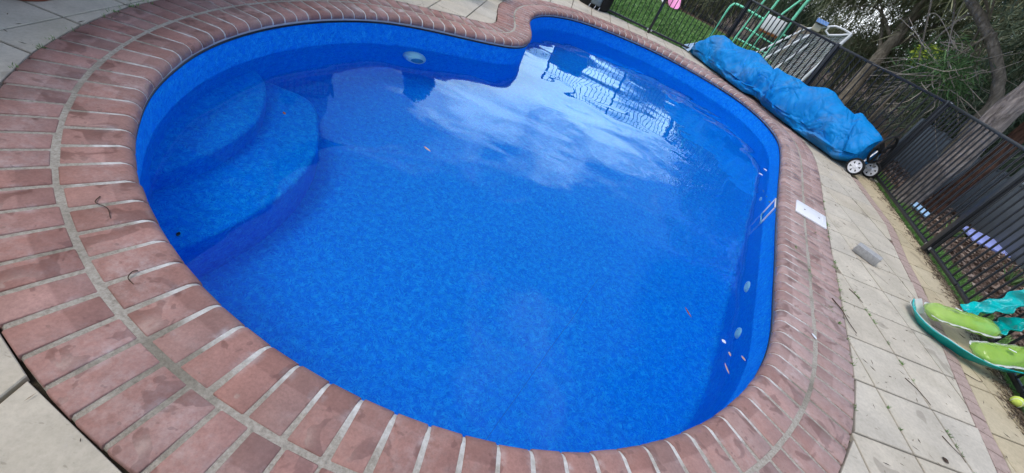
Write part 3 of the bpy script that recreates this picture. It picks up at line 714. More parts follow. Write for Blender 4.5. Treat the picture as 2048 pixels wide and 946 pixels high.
fs += [tuple(range(NA)), tuple((NS - 1) * NA + k for k in range(NA))]
m.add(vs, fs); m.obj('cover_roll', 'cover', reel, off=ro)
# the loose pale corner at the far end and the raised flap tip
fl = MB()
e = [CA + cu * -0.62 + cnv * 0.10 + Vector((0, 0, 0.02)), CA + cu * -0.27 + cnv * 0.16 + Vector((0, 0, .02)), CA + cu * -0.22 + cnv * 0.12 + Vector((0, 0, .16)), CA + cu * -0.24 + cnv * -0.02 + Vector((0, 0, .28)), CA + cu * -0.40 + cnv * 0.0 + Vector((0, 0, .15))]
th = cnv * -0.012
fl.add(e + [p + th for p in e], [(0, 1, 2, 3, 4), (9, 8, 7, 6, 5)] + [(i, (i + 1) % 5, 5 + (i + 1) % 5, 5 + i) for i in range(5)])
fl.obj('cover_corner', 'coverunder', reel, off=ro)
# reel end: hub, hand wheel, axle frame, two wheels
hc = CB + cu * 0.02 + Vector((0, 0, 0.42))
Rw = Matrix((cnv, Vector((0, 0, 1)), cnv.cross(Vector((0, 0, 1))))).transposed()
hw = MB(); ring = [hc + Rw @ Vector((0.205 * math.cos(q), 0.205 * math.sin(q), 0)) for q in np.linspace(0, 2 * math.pi, 33)]
hw.tube(ring, 0.017, 8, cap=False); hwo = hw.obj('hand_wheel', 'rubber', reel, off=ro)
for q in (0.5, 2.6, 4.7):
    a_ = hc + Rw @ Vector((0.03 * math.cos(q), 0.03 * math.sin(q), 0)); b_ = hc + Rw @ Vector((0.2 * math.cos(q), 0.2 * math.sin(q), 0))
    MB().box((a_ + b_) / 2, (0.175, 0.06, 0.016), Rw @ Matrix.Rotation(q, 3, 'Z'), 0.005).obj('spoke', 'rubber', hwo, off=ro)
MB().tube([hc - cu * 0.16, hc + cu * 0.03], 0.045, 14).obj('hub', 'rubber', reel, off=ro)
fr_ = MB(); wl = [CB + cnv * 0.20 + cu * 0.02 + Vector((0, 0, .115)), CB - cnv * 0.235 + cu * 0.02 + Vector((0, 0, .115))]
fr_.tube([wl[0], hc - cu * 0.03, wl[1]], 0.014, 8); fr_.obj('leg_frame', 'zinc', reel, off=ro)
MB().tube(wl, 0.012, 8).obj('axle', 'zinc', reel, off=ro)
for q in wl:
    Rx = Matrix((cu, Vector((0, 0, 1)), cnv)).transposed()
    t_ = MB().lathe([(0.092, -0.018), (0.112, -0.018), (0.117, -0.010), (0.117, 0.010), (0.112, 0.018), (0.092, 0.018), (0.092, -0.018)], 28, q + cnv * 0.03, Rx); ty = t_.obj('wheel_tyre', 'rubber', reel, off=ro)
    MB().lathe([(0.0001, 0.016), (0.02, 0.020), (0.03, 0.012), (0.092, 0.012), (0.092, -0.012), (0.0001, -0.012)], 28, q + cnv * 0.03, Rx).obj('wheel_rim', 'white', ty, off=ro)
    for k in range(6):
        an = k * math.pi / 3 + 0.3
        for sg in (-1, 1): pass
        MB().add([q + cnv * 0.03 + Rx @ Vector((0.07 * math.cos(an + d_) if r_ else 0.04 * math.cos(an), 0.07 * math.sin(an + d_) if r_ else 0.04 * math.sin(an), z_)) for z_ in (-0.014, 0.014) for r_, d_ in ((0, 0), (1, -0.2), (1, 0.2))], [(0, 1, 2), (5, 4, 3), (0, 1, 4, 3), (1, 2, 5, 4), (2, 0, 3, 5)]).obj('rim_slot', 'rubber', ty, off=ro)

# ------------------------------------------------------------------ things on the paving
lid = empty('skimmer_lid', (2.57, 4.36, 0)); tag(lid, 'white square skimmer lid set across the brick coping on the right', 'lid')
lang = math.atan2(4.47 - 4.56, 2.76 - 2.47)
Rl = Matrix.Rotation(lang, 3, 'Z')
lb = MB().box((0, 0, 0.007), (0.315, 0.325, 0.018), Rl, 0.006).obj('lid_plate', 'white', lid)
for px_ in (-0.07, 0.08):
    MB().lathe([(0.0001, 0.0), (0.008, 0.0), (0.009, 0.0015), (0.007, 0.002)], 12, Rl @ Vector((px_, 0.0, 0.0165))).obj('finger_hole', 'rubber', lb)
for a_ in (-1, 1):
    arc = [Rl @ Vector((a_ * (0.10 + 0.02 * math.cos(q)), 0.12 * math.sin(q), 0.0165)) for q in np.linspace(-1.3, 1.3, 9)]
    MB().tube(arc, 0.0025, 5).obj('moulded_ridge', 'white', lb)
bl = MB()
bl.box((0, 0, 0.04), (0.215, 0.105, 0.08), None, 0.008)
bo = bl.obj('concrete_brick', 'blockgrey'); bo.location = (2.985, 3.945, 0.0); bo.rotation_euler = (0, 0, math.atan2(-0.12, 0.16))
tag(bo, 'loose grey concrete brick lying on the cream paving', 'brick')
tb = MB(); R0 = 0.037
pr_ = [(max(0.0001, R0 * math.sin(a)), -R0 * math.cos(a)) for a in np.linspace(0, math.pi, 15)]
tb.lathe(pr_, 24); tennis = empty('tennis_ball', (3.575, 2.66, 0.036)); tag(tennis, 'faded yellow green tennis ball on the paving near the fence', 'ball')
tb.obj('felt_ball', 'tennis', tennis)
seam = [Vector((math.cos(t) * 0.9 + math.cos(3 * t) * 0.1 * 3, math.sin(t) * 0.9 - math.sin(3 * t) * 0.1 * 3, 0.75 * math.sin(2 * t))).normalized() * (R0 + .0003) for t in np.linspace(0, 2 * math.pi, 60)]
MB().tube(seam, 0.0016, 4, cap=False).obj('seam', 'white', tennis)

# inflatable float leaning on the fence
fl_o = Vector((3.45, 3.2, 0)); flt = empty('pool_float', tuple(fl_o)); tag(flt, 'half deflated lime green and teal inflatable float against the fence', 'pool float')
def sausage(p, q, r, name, mat, pinch=0.015, sub=26, n=22):
    p, q = Vector(p), Vector(q); m = MB(); pts = []; rr = []
    for i in range(sub + 1):
        t = i / sub; e = min(t, 1 - t) * (q - p).length; k = math.sqrt(max(0.0, 1 - max(0, 1 - e / (r * 1.05)) ** 2))
        pts.append(p.lerp(q, t)); rr.append(max(0.004, r * k * (1 + pinch * math.sin(t * 9 + 1))))
    m.tube(pts, rr, n, flat=0.56); ax = (q - p).normalized(); vv = []
    for v in m.v:                                  # puckers near the sealed ends
        v = Vector(v); t = (v - p).dot(ax) / (q - p).length; c_ = p + ax * ((v - p).dot(ax)); d_ = v - c_
        an = math.atan2(d_.z, d_.dot(ax.cross(Vector((0, 0, 1))))); k = max(0, abs(t - 0.5) * 2 - 0.25) / 0.75
        vv.append(tuple(c_ + d_ * (1 + 0.16 * k * math.sin(an * 6 + t * 5) + 0.05 * math.sin(t * 23 + an * 2))))
    m.v = vv; o = m.obj(name, mat, flt, off=fl_o, auto=False)
    sv = ax.cross(Vector((0, 0, 1))).normalized(); fm = MB(); n_s = len(pts)
    for sg in (-1, 1):
        edge = [pts[i] + sv * sg * rr[i] * 0.97 for i in range(1, n_s - 1)]
        fm2 = MB(); fm2.add([e_ for pair in ((e_, e_ + sv * sg * (0.022 + 0.004 * math.sin(i * 1.1)) + Vector((0, 0, 0.004 * math.sin(i * 1.7)))) for i, e_ in enumerate(edge)) for e_ in pair], [(2 * i, 2 * i + 1, 2 * i + 3, 2 * i + 2) for i in range(len(edge) - 1)])
        fo2 = fm2.obj('welded_seam', 'clearpvc', o, off=fl_o); fo2.modifiers.new('thickness', 'SOLIDIFY').thickness = 0.0015
    return o
s1 = sausage((3.15, 3.27, 0.095), (3.64, 3.23, 0.20), 0.098, 'float_tube', 'limepvc')
s2 = sausage((3.36, 2.94, 0.10), (3.85, 3.05, 0.22), 0.095, 'float_tube', 'limepvc')
for a_, nm in ((Vector((3.30, 3.245, 0.212)), s1), (Vector((3.54, 2.96, 0.222)), s2)):
    MB().lathe([(0.0001, 0.004), (0.02, 0.004), (0.024, 0.0)], 14, a_, Matrix.Rotation(-0.35, 3, 'X')).obj('air_valve', 'white', nm, off=fl_o)
def ribbon(path, wd, name, mat, th=0.006, crump=0.01, seed=0, parent=flt, off_=fl_o, side=None):
    path = catmull(path, 8, closed=False); n = len(path); m = MB(); vs = []; K = 9
    for i in range(n):
        t = path[min(i + 1, n - 1)] - path[max(i - 1, 0)]; t /= np.linalg.norm(t); w0 = wd[0] + (wd[1] - wd[0]) * i / (n - 1) if hasattr(wd, '__len__') else wd
        sd = np.cross(t, (0, 0, 1)) if side is None else np.array(side, float); sd = sd / (np.linalg.norm(sd) + 1e-9); up = np.cross(sd, t)
        if side is not None: w0 *= (1 + 0.18 * math.sin(i * 0.9 + seed)) * (0.55 + 0.45 * math.sin(math.pi * min(1, 0.25 + 0.75 * i / (n - 1))) if i > n * .6 else 1)
        for j in range(K):
            f = j / (K - 1) - 0.5
            c_ = crump * (vnoise(i * 0.16, j * 0.5, seed) + 0.5 * abs(vnoise(i * 0.3, j * 0.9, seed + 3)))
            vs.append(path[i] + (sd * f * w0 * 0.75 + up * (f * w0 * 0.65 + c_) if side is None else sd * f * w0 + up * (c_ + 0.5 * w0 * (0.25 - f * f))))
    fs = [(i * K + j, i * K + j + 1, (i + 1) * K + j + 1, (i + 1) * K + j) for i in range(n - 1) for j in range(K - 1)]
    m.add([Vector(v) for v in vs], fs); o = m.obj(name, mat, parent, off=off_, auto=False)
    sb = o.modifiers.new('smooth', 'SUBSURF'); sb.levels = 1; sb.render_levels = 2
    so = o.modifiers.new('thickness', 'SOLIDIFY'); so.thickness = th; return o
ribbon([(3.16, 3.38, .05), (3.10, 3.24, .03), (3.12, 3.10, .03), (3.22, 3.0, .04), (3.36, 2.90, .06), (3.52, 2.86, .10), (3.66, 2.84, .17), (3.80, 2.84, .26)], (0.09, 0.17), 'teal_band', 'tealpvc', crump=0.006)
ribbon([(3.24, 3.40, .05), (3.13, 3.32, .02), (3.16, 3.14, .015), (3.27, 3.06, .02), (3.38, 2.96, .035), (3.52, 2.90, .07), (3.66, 2.88, .13), (3.80, 2.89, .20)], (0.12, 0.14), 'clear_band', 'clearpvc', crump=0.004, seed=4)
# crumpled teal back panel: two lobes round an opening, draped on the pickets
def lobe(pts, wd, seed): return ribbon(pts, wd, 'teal_panel', 'tealpvc', th=0.005, crump=0.035, seed=seed, side=(0.22, 1.0, -0.25))
lobe([(3.52, 3.42, .18), (3.62, 3.46, .24), (3.66, 3.43, .34), (3.70, 3.41, .47), (3.74, 3.39, .58), (3.77, 3.38, .70)], (0.20, 0.27), 1)
lobe([(3.60, 3.30, .14), (3.69, 3.33, .19), (3.72, 3.29, .27), (3.75, 3.27, .36), (3.78, 3.25, .48)], (0.22, 0.18), 7)

# pots and the dark tub by the far corner
def pot(loc, r, h, mat, label, plant=False):
    e = empty('plant_pot', loc); tag(e, label, 'pot')
    MB().lathe([(r * .82, 0), (r * .86, 0.02), (r, h * .86), (r * 1.08, h * .87), (r * 1.08, h), (r * .94, h), (r * .9, h * .9), (0.0001, h * .88)], 28).obj('pot_body', mat, e)
    return e
pot((-3.13, 2.03, 0), 0.19, 0.36, 'terra', 'dark terracotta pot on the pavers at the upper left corner')
tp = pot((-1.78, 7.02, 0), 0.17, 0.34, 'potdark', 'dark round pot on the paving behind the brick peninsula')
tub = empty('storage_tub', (-0.55, 10.02, 0)); tag(tub, 'black moulded tub with a slate grey hatch at the far left end of the fence', 'tub')
tm = MB(); rows = [(0.30, 0.0), (0.33, 0.06), (0.34, 0.30), (0.36, 0.62), (0.38, 0.64), (0.38, 0.70), (0.30, 0.74), (0.0001, 0.75)]
tm.lathe(rows, 26); 
tm.v = [(x * 1.05, y * 0.85, z) for x, y, z in tm.v]; tm.obj('tub_body', 'rubber', tub)
MB().box((0.06, -0.27, 0.16), (0.20, 0.12, 0.17), Matrix.Rotation(-.12, 3, 'Z'), 0.02).obj('hatch', 'hatch', tub)
for k in (-0.03, 0.08, 0.17): MB().tube([(k, -0.335, 0.07), (k - 0.01, -0.35, 0.03), (k - 0.012, -0.35, 0.005)], 0.008, 8).obj('foot', 'zinc', tub)

# ------------------------------------------------------------------ twigs, leaves, weeds
def twig(pts, r, label):
    p0 = Vector(pts[0]); q = catmull([tuple(Vector(p)) for p in pts], 5, closed=False)
    o = MB().tube([tuple(x) for x in q], list(np.linspace(r, r * .5, len(q))), 6).obj('twig', 'twig', None, off=p0); o.location = p0
    return tag(o, label, 'twig', 'fallen twigs')
zt = 0.004
twig([(-1.50, 1.02, zt), (-1.48, 0.985, zt + .004), (-1.43, 0.985, zt + .004), (-1.385, 0.955, zt)], .0022, 'thin hooked twig on the brick coping at the left of the pool')
twig([(-1.125, .815, zt), (-1.13, .80, zt + .005), (-1.12, .775, zt + .003), (-1.09, .765, zt)], .0024, 'short bent twig on the near left coping beside a white joint')
twig([(2.30, 2.92, zt), (2.33, 2.80, zt + .008), (2.345, 2.70, zt + .004), (2.375, 2.61, zt)], .004, 'dark bark strip on the outer edge of the right coping')
twig([(2.62, 2.37, 0.0), (2.66, 2.31, .006), (2.70, 2.24, .004), (2.715, 2.215, 0)], .0028, 'long straight twig on the paving between coping and border strip')
twig([(2.66, 1.985, 0), (2.68, 1.93, .005), (2.715, 1.89, .004), (2.73, 1.86, 0)], .0026, 'dark twig on the paving nearest the lower right corner')
twig([(2.82, 1.80, 0), (2.85, 1.77, .005), (2.89, 1.745, 0)], .003, 'small curved twig on the paver at the bottom right edge')
twig([(3.28, 2.77, 0), (3.36, 2.74, .006), (3.41, 2.76, .006), (3.42, 2.80, 0)], .0025, 'thin curled twig on the yellowish paver left of the tennis ball')
twig([(2.55, 3.20, 0), (2.59, 3.13, .004), (2.62, 3.08, 0)], .003, 'short dark twig on the paving below the concrete brick')
def leaf(loc, ln, wd, mat, label, ang, name='fallen_leaf', cat='leaf', grp=None, curl=0.15):
    m = MB(); vs = []; n = 9
    for i in range(n):
        t = i / (n - 1); w_ = wd * math.sin(math.pi * min(1, t * 0.96 + 0.02)) ** 0.8 / 2; z = curl * ln * (t - 0.5) ** 2
        for s_ in (-1, 0, 1): vs.append((s_ * w_, (t - 0.5) * ln, z + abs(s_) * w_ * 0.25 + 0.001))
    fs = [(i * 3 + j, i * 3 + j + 1, (i + 1) * 3 + j + 1, (i + 1) * 3 + j) for i in range(n - 1) for j in range(2)]
    m.add(vs, fs); o = m.obj(name, mat); o.location = loc; o.rotation_euler = (0, 0, ang)
    so = o.modifiers.new('thickness', 'SOLIDIFY'); so.thickness = 0.0012
    return tag(o, label, cat, grp)
zf = ZW + 0.002
leaf((-0.86, 2.83, zf), .07, .018, 'leaftan', 'pale tan leaf floating on the cloud reflection in mid pool', 1.2)
leaf((1.29, 2.39, zf), .085, .014, 'leafred', 'red brown bark flake floating in the dark tree reflection', 0.5)
leaf((1.57, 2.18, zf), .035, .016, 'leaftan', 'small pinkish leaf floating near the right wall', 0.2)
leaf((1.67, 2.20, zf), .04, .02, 'leaftan', 'small tan leaf floating tight against the right wall', 0.6)
leaf((1.53, 2.04, zf), .08, .012, 'leaftan', 'long narrow leaf floating near the lower right wall', 0.25)
leaf((-1.77, 2.45, zf), .032, .018, 'leafred', 'tiny red leaf floating above the pool step', 1.0)
leaf((-1.60, 1.40, -0.705), .03, .018, 'twig', 'dark sunken leaf lying on the lower pool step', 0.4)
leaf((2.66, 6.04, zf), .06, .05, 'petal', 'small white petal floating by the far right wall', 0.4, 'floating_petal', 'petal', 'petals by the right wall')
leaf((2.54, 5.78, zf), .06, .045, 'petal', 'white petal floating just above the skimmer', 1.4, 'floating_petal', 'petal', 'petals by the right wall')
leaf((1.54, 2.27, zf), .035, .03, 'petal', 'round white petal floating at the lower right, left of the wall fitting', 0.9, 'floating_petal', 'petal', 'petals by the right wall')
leaf((1.97, 2.34, 0.004), .045, .02, 'petal', 'white petal lying on the right brick coping', 0.5, 'fallen_petal', 'petal')
leaf((2.57, 1.80, 0.0), .035, .03, 'twig', 'small dark leaf on the paver at the bottom right', 0.5)

def tuft(pts, n, h, mat, name, label=None, kind='stuff', spread=0.02, wd=0.004):
    P = np.array(pts, float)[RNG.integers(0, len(pts), n)] + np.c_[RNG.normal(0, spread, (n, 2)), np.zeros(n)]
    D = unit(np.c_[RNG.normal(0, .55, (n, 2)), np.ones(n)]); V, F = blades(P, D, h * RNG.uniform(.4, 1.2, n), wd)
    o = np_obj(name, V, F, mat); return tag(o, label, 'weeds' if label else None, kind=kind)
gp = [tuple(OUT[i] + NORS[i] * 0.006) + (-0.01,) for i in range(len(OUT))]
sel = [p for p in gp if (p[0] > 1.9 and 1.5 < p[1] < 5.2) or (p[0] < -2.2 and p[1] < 3.2)]
cl = [sel[i] for i in RNG.integers(0, len(sel), 40)]
tuft(cl, 420, 0.028, 'grassbl', 'weeds', 'small green weeds sprouting in the gap behind the coping', spread=0.012, wd=0.004)
gj = []
for k in range(40):
    t_ = RNG.uniform(1.4, 4.2); gj.append((*to_xy(2.545 + gs * int(RNG.integers(0, 2)), t_), -0.006))
tuft(gj, 500, 0.022, 'grassbl', 'moss', 'green moss and weeds in the joints between the right hand pavers', spread=0.004, wd=0.003)

# scattered needle litter on the paving (uncountable)
n = 1500; pts = []
while len(pts) < n:
    p = RNG.uniform((-4, 0.2), (4.2, 10.0), (400, 2))
    for q in p:
        if not inside_pool(q) and (q[0] > 1.7 or RNG.random() < 0.35): pts.append((*q, 0.001 + RNG.uniform(0, .002)))
pts = np.array(pts[:n]); ang = RNG.uniform(0, 6.28, n); D = np.c_[np.cos(ang), np.sin(ang), RNG.normal(0, .03, n)]
V, F = blades(pts, unit(D), RNG.uniform(.012, .055, n), RNG.uniform(.002, .005, n))
tag(np_obj('needle_litter', V, F, 'litter'), 'dry needles and bark crumbs scattered over the paving', 'litter', kind='stuff')
# dirt and roots along the foot of the fence
FR = np.array(FENCE_R); n = 2600; t_ = RNG.uniform(0, 6, n); k = t_.astype(int); k = np.minimum(k, 5); f_ = (t_ - k)[:, None]
P = FR[k] * (1 - f_) + FR[k + 1] * f_ + np.c_[-np.abs(RNG.normal(0, .06, n)), np.zeros(n)]
ang = RNG.uniform(0, 6.28, n); V, F = blades(np.c_[P, RNG.uniform(0.0, .01, n)], unit(np.c_[np.cos(ang), np.sin(ang), RNG.uniform(-.1, .3, n)]), RNG.uniform(.02, .07, n), .006)
tag(np_obj('fence_litter', V, F, 'litter'), 'leaf litter gathered along the foot of the right fence', 'litter', kind='stuff')

# ------------------------------------------------------------------ lawn blades and mulch chips
def in_poly(P, poly):
    poly = np.array(poly); r = np.zeros(len(P), bool); j = np.roll(poly, 1, 0)
    for a, b in zip(poly, j):
        c_ = (a[1] > P[:, 1]) != (b[1] > P[:, 1]); r ^= c_ & (P[:, 0] < (b[0] - a[0]) * (P[:, 1] - a[1]) / (b[1] - a[1] + 1e-12) + a[0])
    return r
def scatter(poly, box, n):
    P = RNG.uniform(box[0], box[1], (n, 2)); return P[in_poly(P, poly)]
A1 = scatter(LAWN, ((-1.5, 10.05), (5, 16.5)), 42000); A2 = scatter(LAWN, ((3.2, 1.6), (5, 9)), 26000)
PP = np.vstack([A1, A2]); hh = np.r_[np.full(len(A1), .065), np.full(len(A2), .05)]; n = len(PP)
V, F = blades(np.c_[PP, np.full(n, -.026)], unit(np.c_[RNG.normal(0, .45, (n, 2)), np.ones(n)]), hh * RNG.uniform(.5, 1.2, n), np.r_[np.full(len(A1), .022), np.full(len(A2), .007)])
tag(np_obj('grass', V, F, 'grassbl'), 'mown green grass beyond the fence', 'grass', kind='stuff')
B1 = scatter(MULCH, ((3.2, 1.6), (7.5, 9.5)), 26000); n = len(B1)
ang = RNG.uniform(0, 6.28, n); V, F = blades(np.c_[B1, RNG.uniform(-.022, .012, n)], unit(np.c_[np.cos(ang), np.sin(ang), RNG.normal(0, .25, n)]), RNG.uniform(.03, .11, n), RNG.uniform(.012, .04, n))
tag(np_obj('bark_mulch', V, F, 'chips'), 'brown bark chips covering the garden bed behind the fence', 'mulch', kind='stuff')

# ------------------------------------------------------------------ garden behind the fence
WP = [(5.66, 9.2), (5.74, 8.6), (5.92, 7.3), (6.10, 6.0), (6.28, 4.7), (6.46, 3.4)]
rw = empty('retaining_wall', (*WP[2], 0)); tag(rw, 'low charcoal steel panel wall behind the bark garden bed', 'wall'); rwo = Vector(rw.location)
for a, b in zip(WP[:-1], WP[1:]):
    a, b = Vector((*a, 0)), Vector((*b, 0)); d = b - a; R_ = Matrix.Rotation(math.atan2(d.y, d.x), 3, 'Z')
    MB().box((a + b) / 2 + Vector((0, 0, 0.34)), (d.length - 0.03, 0.03, 0.74), R_, 0.003).obj('steel_panel', 'charcoal', rw, off=rwo)
    MB().box(a + Vector((0, 0, 0.36)), (0.06, 0.06, 0.80), R_, 0.004).obj('wall_post', 'charcoal', rw, off=rwo)
    MB().box((a + b) / 2 + Vector((0, 0, 0.725)), (d.length - 0.07, 0.05, 0.02), R_, 0.003).obj('wall_cap', 'charcoal', rw, off=rwo)
MAT['paletile'] = plain('pale_grey_tile', (0.55, 0.60, 0.66), 0.4, 0.4, 0.08)
for k in range(7):
    t_ = 0.18 + k * 0.125; a, b = Vector((*WP[2], 0)), Vector((*WP[3], 0)); p = a.lerp(b, t_)
    o = MB().box((0, 0, 0.085), (0.05, 0.14, 0.17 - 0.02 * (k % 3)), None, 0.006).obj('pale_block', 'paletile'); o.location = (p.x + 0.0, p.y, 0.737); o.rotation_euler = (0, 0, 0.14)
    tag(o, ['first', 'second', 'third', 'fourth', 'fifth', 'sixth', 'seventh'][k] + ' pale grey block from the left on top of the charcoal wall', 'block', 'pale blocks on the wall')
lb_ = MB().box((0, 0, 0.03), (0.80, 0.36, 0.03), None, 0.006).obj('lilac_board', 'lilac'); lb_.location = (5.83, 6.35, 0); lb_.rotation_euler = (0.10, 0.03, 0.15)
tag(lb_, 'lilac blue plastic board lying on the bark chips by the wall', 'board')
pb = MB().box((0, 0, 0.06), (0.24, 0.10, 0.03), None, 0.006).obj('blue_scrap', 'cyanpl'); pb.location = (4.75, 6.28, 0); pb.rotation_euler = (0.4, 0.1, -0.9)
tag(pb, 'pale blue plastic scrap at the foot of the big grey trunk', 'scrap')
MAT['rock'] = plain('garden_rock', (0.24, 0.21, 0.18), 0.95, 0.15, 0.3, 12, 0.6)
for k, (x, y, r, lab) in enumerate(((5.0, 4.6, .13, 'largest rough brown rock on the bark bed behind the gate post'), (5.2, 4.75, .10, 'middle brown rock of the three on the bark bed'), (5.32, 4.5, .12, 'rock furthest right of the three on the bark bed'))):
    bm = bmesh.new(); bmesh.ops.create_icosphere(bm, subdivisions=3, radius=r)
    for v in bm.verts: v.co *= 1 + 0.22 * vnoise(v.co.x * 14 + k, v.co.y * 14, k) + 0.1 * vnoise(v.co.z * 22, v.co.x * 20, k + 2); v.co.z *= 0.7
    me = bpy.data.meshes.new('garden_rock'); bm.to_mesh(me); bm.free(); me.materials.append(MAT['rock']); o = bpy.data.objects.new('garden_rock', me); COL.objects.link(o); o.location = (x, y, r * .4)
    tag(o, lab, 'rock', 'rocks on the bark bed')
def strappy(loc, label, mat='needlebr', n=60, h=0.28):
    e = empty('strappy_plant', loc); tag(e, label, 'plant')
    P = np.c_[RNG.normal(0, .02, (n, 2)), np.zeros(n)]; D = unit(np.c_[RNG.normal(0, .6, (n, 2)), np.ones(n)])
    V, F = blades(P, D, RNG.uniform(.5, 1.1, n) * h, .014); np_obj('leaf_blades', V, F, mat, e)
strappy((5.02, 5.95, -0.02), 'green strappy plant on the bark bed beside the gate post')
strappy((5.3, 5.15, -0.02), 'small green plant on the bark bed in front of the lilac board')
strappy((3.75, 8.35, -0.02), 'bright green strappy plant poking up behind the blue cover', h=0.55)

# trees -------------------------------------------------------------
def sprays(centers, n_per, size, droop, ln, wd):
    C = np.repeat(np.asarray(centers), n_per, 0); n = len(C)
    P = C + RNG.normal(0, 1, (n, 3)) * size
    base = np.repeat(unit(RNG.normal(0, 1, (len(centers), 3)) + np.array((0, 0, -droop))), n_per, 0)
    D = unit(base + RNG.normal(0, .38, (n, 3)) + np.array((0, 0, -droop * .35)))
    return blades(P, D, RNG.uniform(.55, 1.25, n) * ln, wd * RNG.uniform(.6, 1.3, n))
def tree(label, trunk, r, bark, crown, mat, nclus, n_per=26, size=(.16, .16, .12), droop=0.9, ln=.30, wd=.02, limbs=9, name='tree', group=None, twigs=0):
    """trunk: polyline; crown: list of (centre, radii) ellipsoids"""
    root = empty(name, (trunk[0][0], trunk[0][1], 0)); ro_ = np.array(root.location); tag(root, label, 'tree', group)
    tp_ = catmull(trunk, 6, closed=False); rr = np.linspace(r, r * 0.45, len(tp_)); rr[0] *= 1.25
    tp_ = tp_ + np.c_[RNG.normal(0, r * .08, (len(tp_), 2)), np.zeros(len(tp_))]
    MB().tube([Vector(p) for p in tp_], list(rr), 14).obj('trunk', bark, root, off=ro_)
    cents = []; vol = np.array([np.prod(q[1]) ** (1 / 1.5) for q in crown]); vol = vol / vol.sum()
    for (c_, rad_), f in zip(crown, vol):
        k = max(4, int(nclus * f)); u_ = unit(RNG.normal(size=(k, 3))) * (RNG.uniform(0.12, 1, (k, 1)) ** 0.45)
        cents.append(np.array(c_) + u_ * np.array(rad_))
    cents = np.vstack(cents)
    for k in range(limbs):
        tgt = cents[RNG.integers(len(cents))]; j = int(len(tp_) * RNG.uniform(.35, .97)); s_ = tp_[min(j, len(tp_) - 1)]
        mid = (s_ + tgt) / 2 + np.array((RNG.normal(0, .15), RNG.normal(0, .15), RNG.uniform(.05, .3)))
        pl = catmull([s_, mid, tgt], 5, closed=False); MB().tube([Vector(p) for p in pl], list(np.linspace(r * .28, .008, len(pl))), 6).obj('limb', bark, root, off=ro_)
    V, F = sprays(cents, n_per, np.array(size), droop, ln, wd); np_obj('crown', V - ro_, F, mat, root)
    if twigs:
        m = MB()
        for k in range(twigs):
            a = cents[RNG.integers(len(cents))]; d = unit(RNG.normal(size=3) * np.array((1, 1, .7)) + np.array((0, 0, -.25))); L_ = RNG.uniform(.35, 1.0)
            b = a + d * L_ * .5 + RNG.normal(0, .07, 3); c_ = a + d * L_ + RNG.normal(0, .13, 3)
            m.tube([Vector(p) for p in catmull([a, b, c_], 4, closed=False)], list(np.linspace(.0075, .003, 9)), 4)
        o = m.obj('bare_twigs', 'twiggrey', root, off=ro_); o['kind'] = 'stuff'
    return root
tree('big pine with thick grey fissured trunk just behind the black fence', [(4.74, 6.60, -.03), (4.72, 6.58, 1.2), (4.70, 6.60, 2.6), (4.6, 6.7, 4.5), (4.5, 6.9, 6.6)], 0.165, 'barkgrey', [((4.5, 7.7, 3.7), (1.5, 1.4, 1.15)), ((5.7, 7.3, 4.3), (1.6, 1.5, 1.3)), ((4.6, 6.9, 5.6), (1.2, 1.2, 1.0))], 'needledk', 1250, 28, (.18, .18, .14), .6, .30, .018, 14)
tree('red brown trunk standing right of the big grey pine', [(5.27, 6.84, -.03), (5.25, 6.82, 1.2), (5.18, 6.86, 2.6), (5.1, 7.0, 4.6)], 0.11, 'barkred', [((5.6, 7.2, 4.6), (1.1, 1.1, .9))], 'needledk', 160, 24, limbs=5)
tree('slender pale trunk leaning left above the fence with bare twigs', [(5.25, 7.25, -.03), (5.12, 7.38, 1.0), (5.05, 7.45, 1.5), (4.66, 7.72, 1.95), (4.12, 8.0, 2.3), (3.5, 8.4, 2.8), (3.0, 8.8, 3.5)], 0.085, 'barktan', [((4.48, 7.95, 1.50), (.42, .42, .30)), ((4.75, 7.95, 1.35), (.3, .3, .25))], 'needlebr', 46, 40, (.10, .10, .09), .1, .20, .013, 8, twigs=80)
tree('tan trunked she-oak leaning behind the goal with drooping grey green needles', [(5.44, 11.6, -.03), (5.45, 11.75, .9), (5.5, 11.85, 1.9), (5.4, 11.9, 3.2), (5.2, 12.0, 4.6)], 0.15, 'barktan', [((5.0, 12.1, 3.4), (1.3, 1.2, 1.1)), ((6.2, 12.0, 3.0), (1.2, 1.2, 1.2)), ((4.3, 12.8, 2.6), (1.0, .9, .9))], 'needle', 420, 34, (.2, .2, .16), 1.3, .42, .017, 9, twigs=110)
spec = [((6.9, 9.3), 3.4, 'needledk', 'dense dark she-oak behind the charcoal wall'), ((7.6, 11.2), 4.0, 'needle', 'olive she-oak with loose tangled twigs at the right edge'), ((7.3, 7.2), 3.8, 'needledk', 'dark pine filling the far right edge behind the grey trunk'),
        ((6.1, 14.2), 3.6, 'needle', 'grey green she-oak directly behind the solar light'), ((4.6, 16.2), 3.2, 'needledk', 'dark she-oak behind the green climbing frame'), ((3.0, 17.4), 2.7, 'needle', 'brownish she-oak behind the lawn, right of the slide'),
        ((1.4, 18.2), 2.3, 'needledk', 'dark bushy tree behind the pink slide'), ((-0.6, 18.4), 2.4, 'needledk', 'tree at the back of the lawn beyond the tub'), ((8.6, 14.5), 4.6, 'needledk', 'tallest dark tree at the back right'), ((-3.0, 18.0), 2.2, 'needledk', 'low bushy tree at the back left of the lawn')]
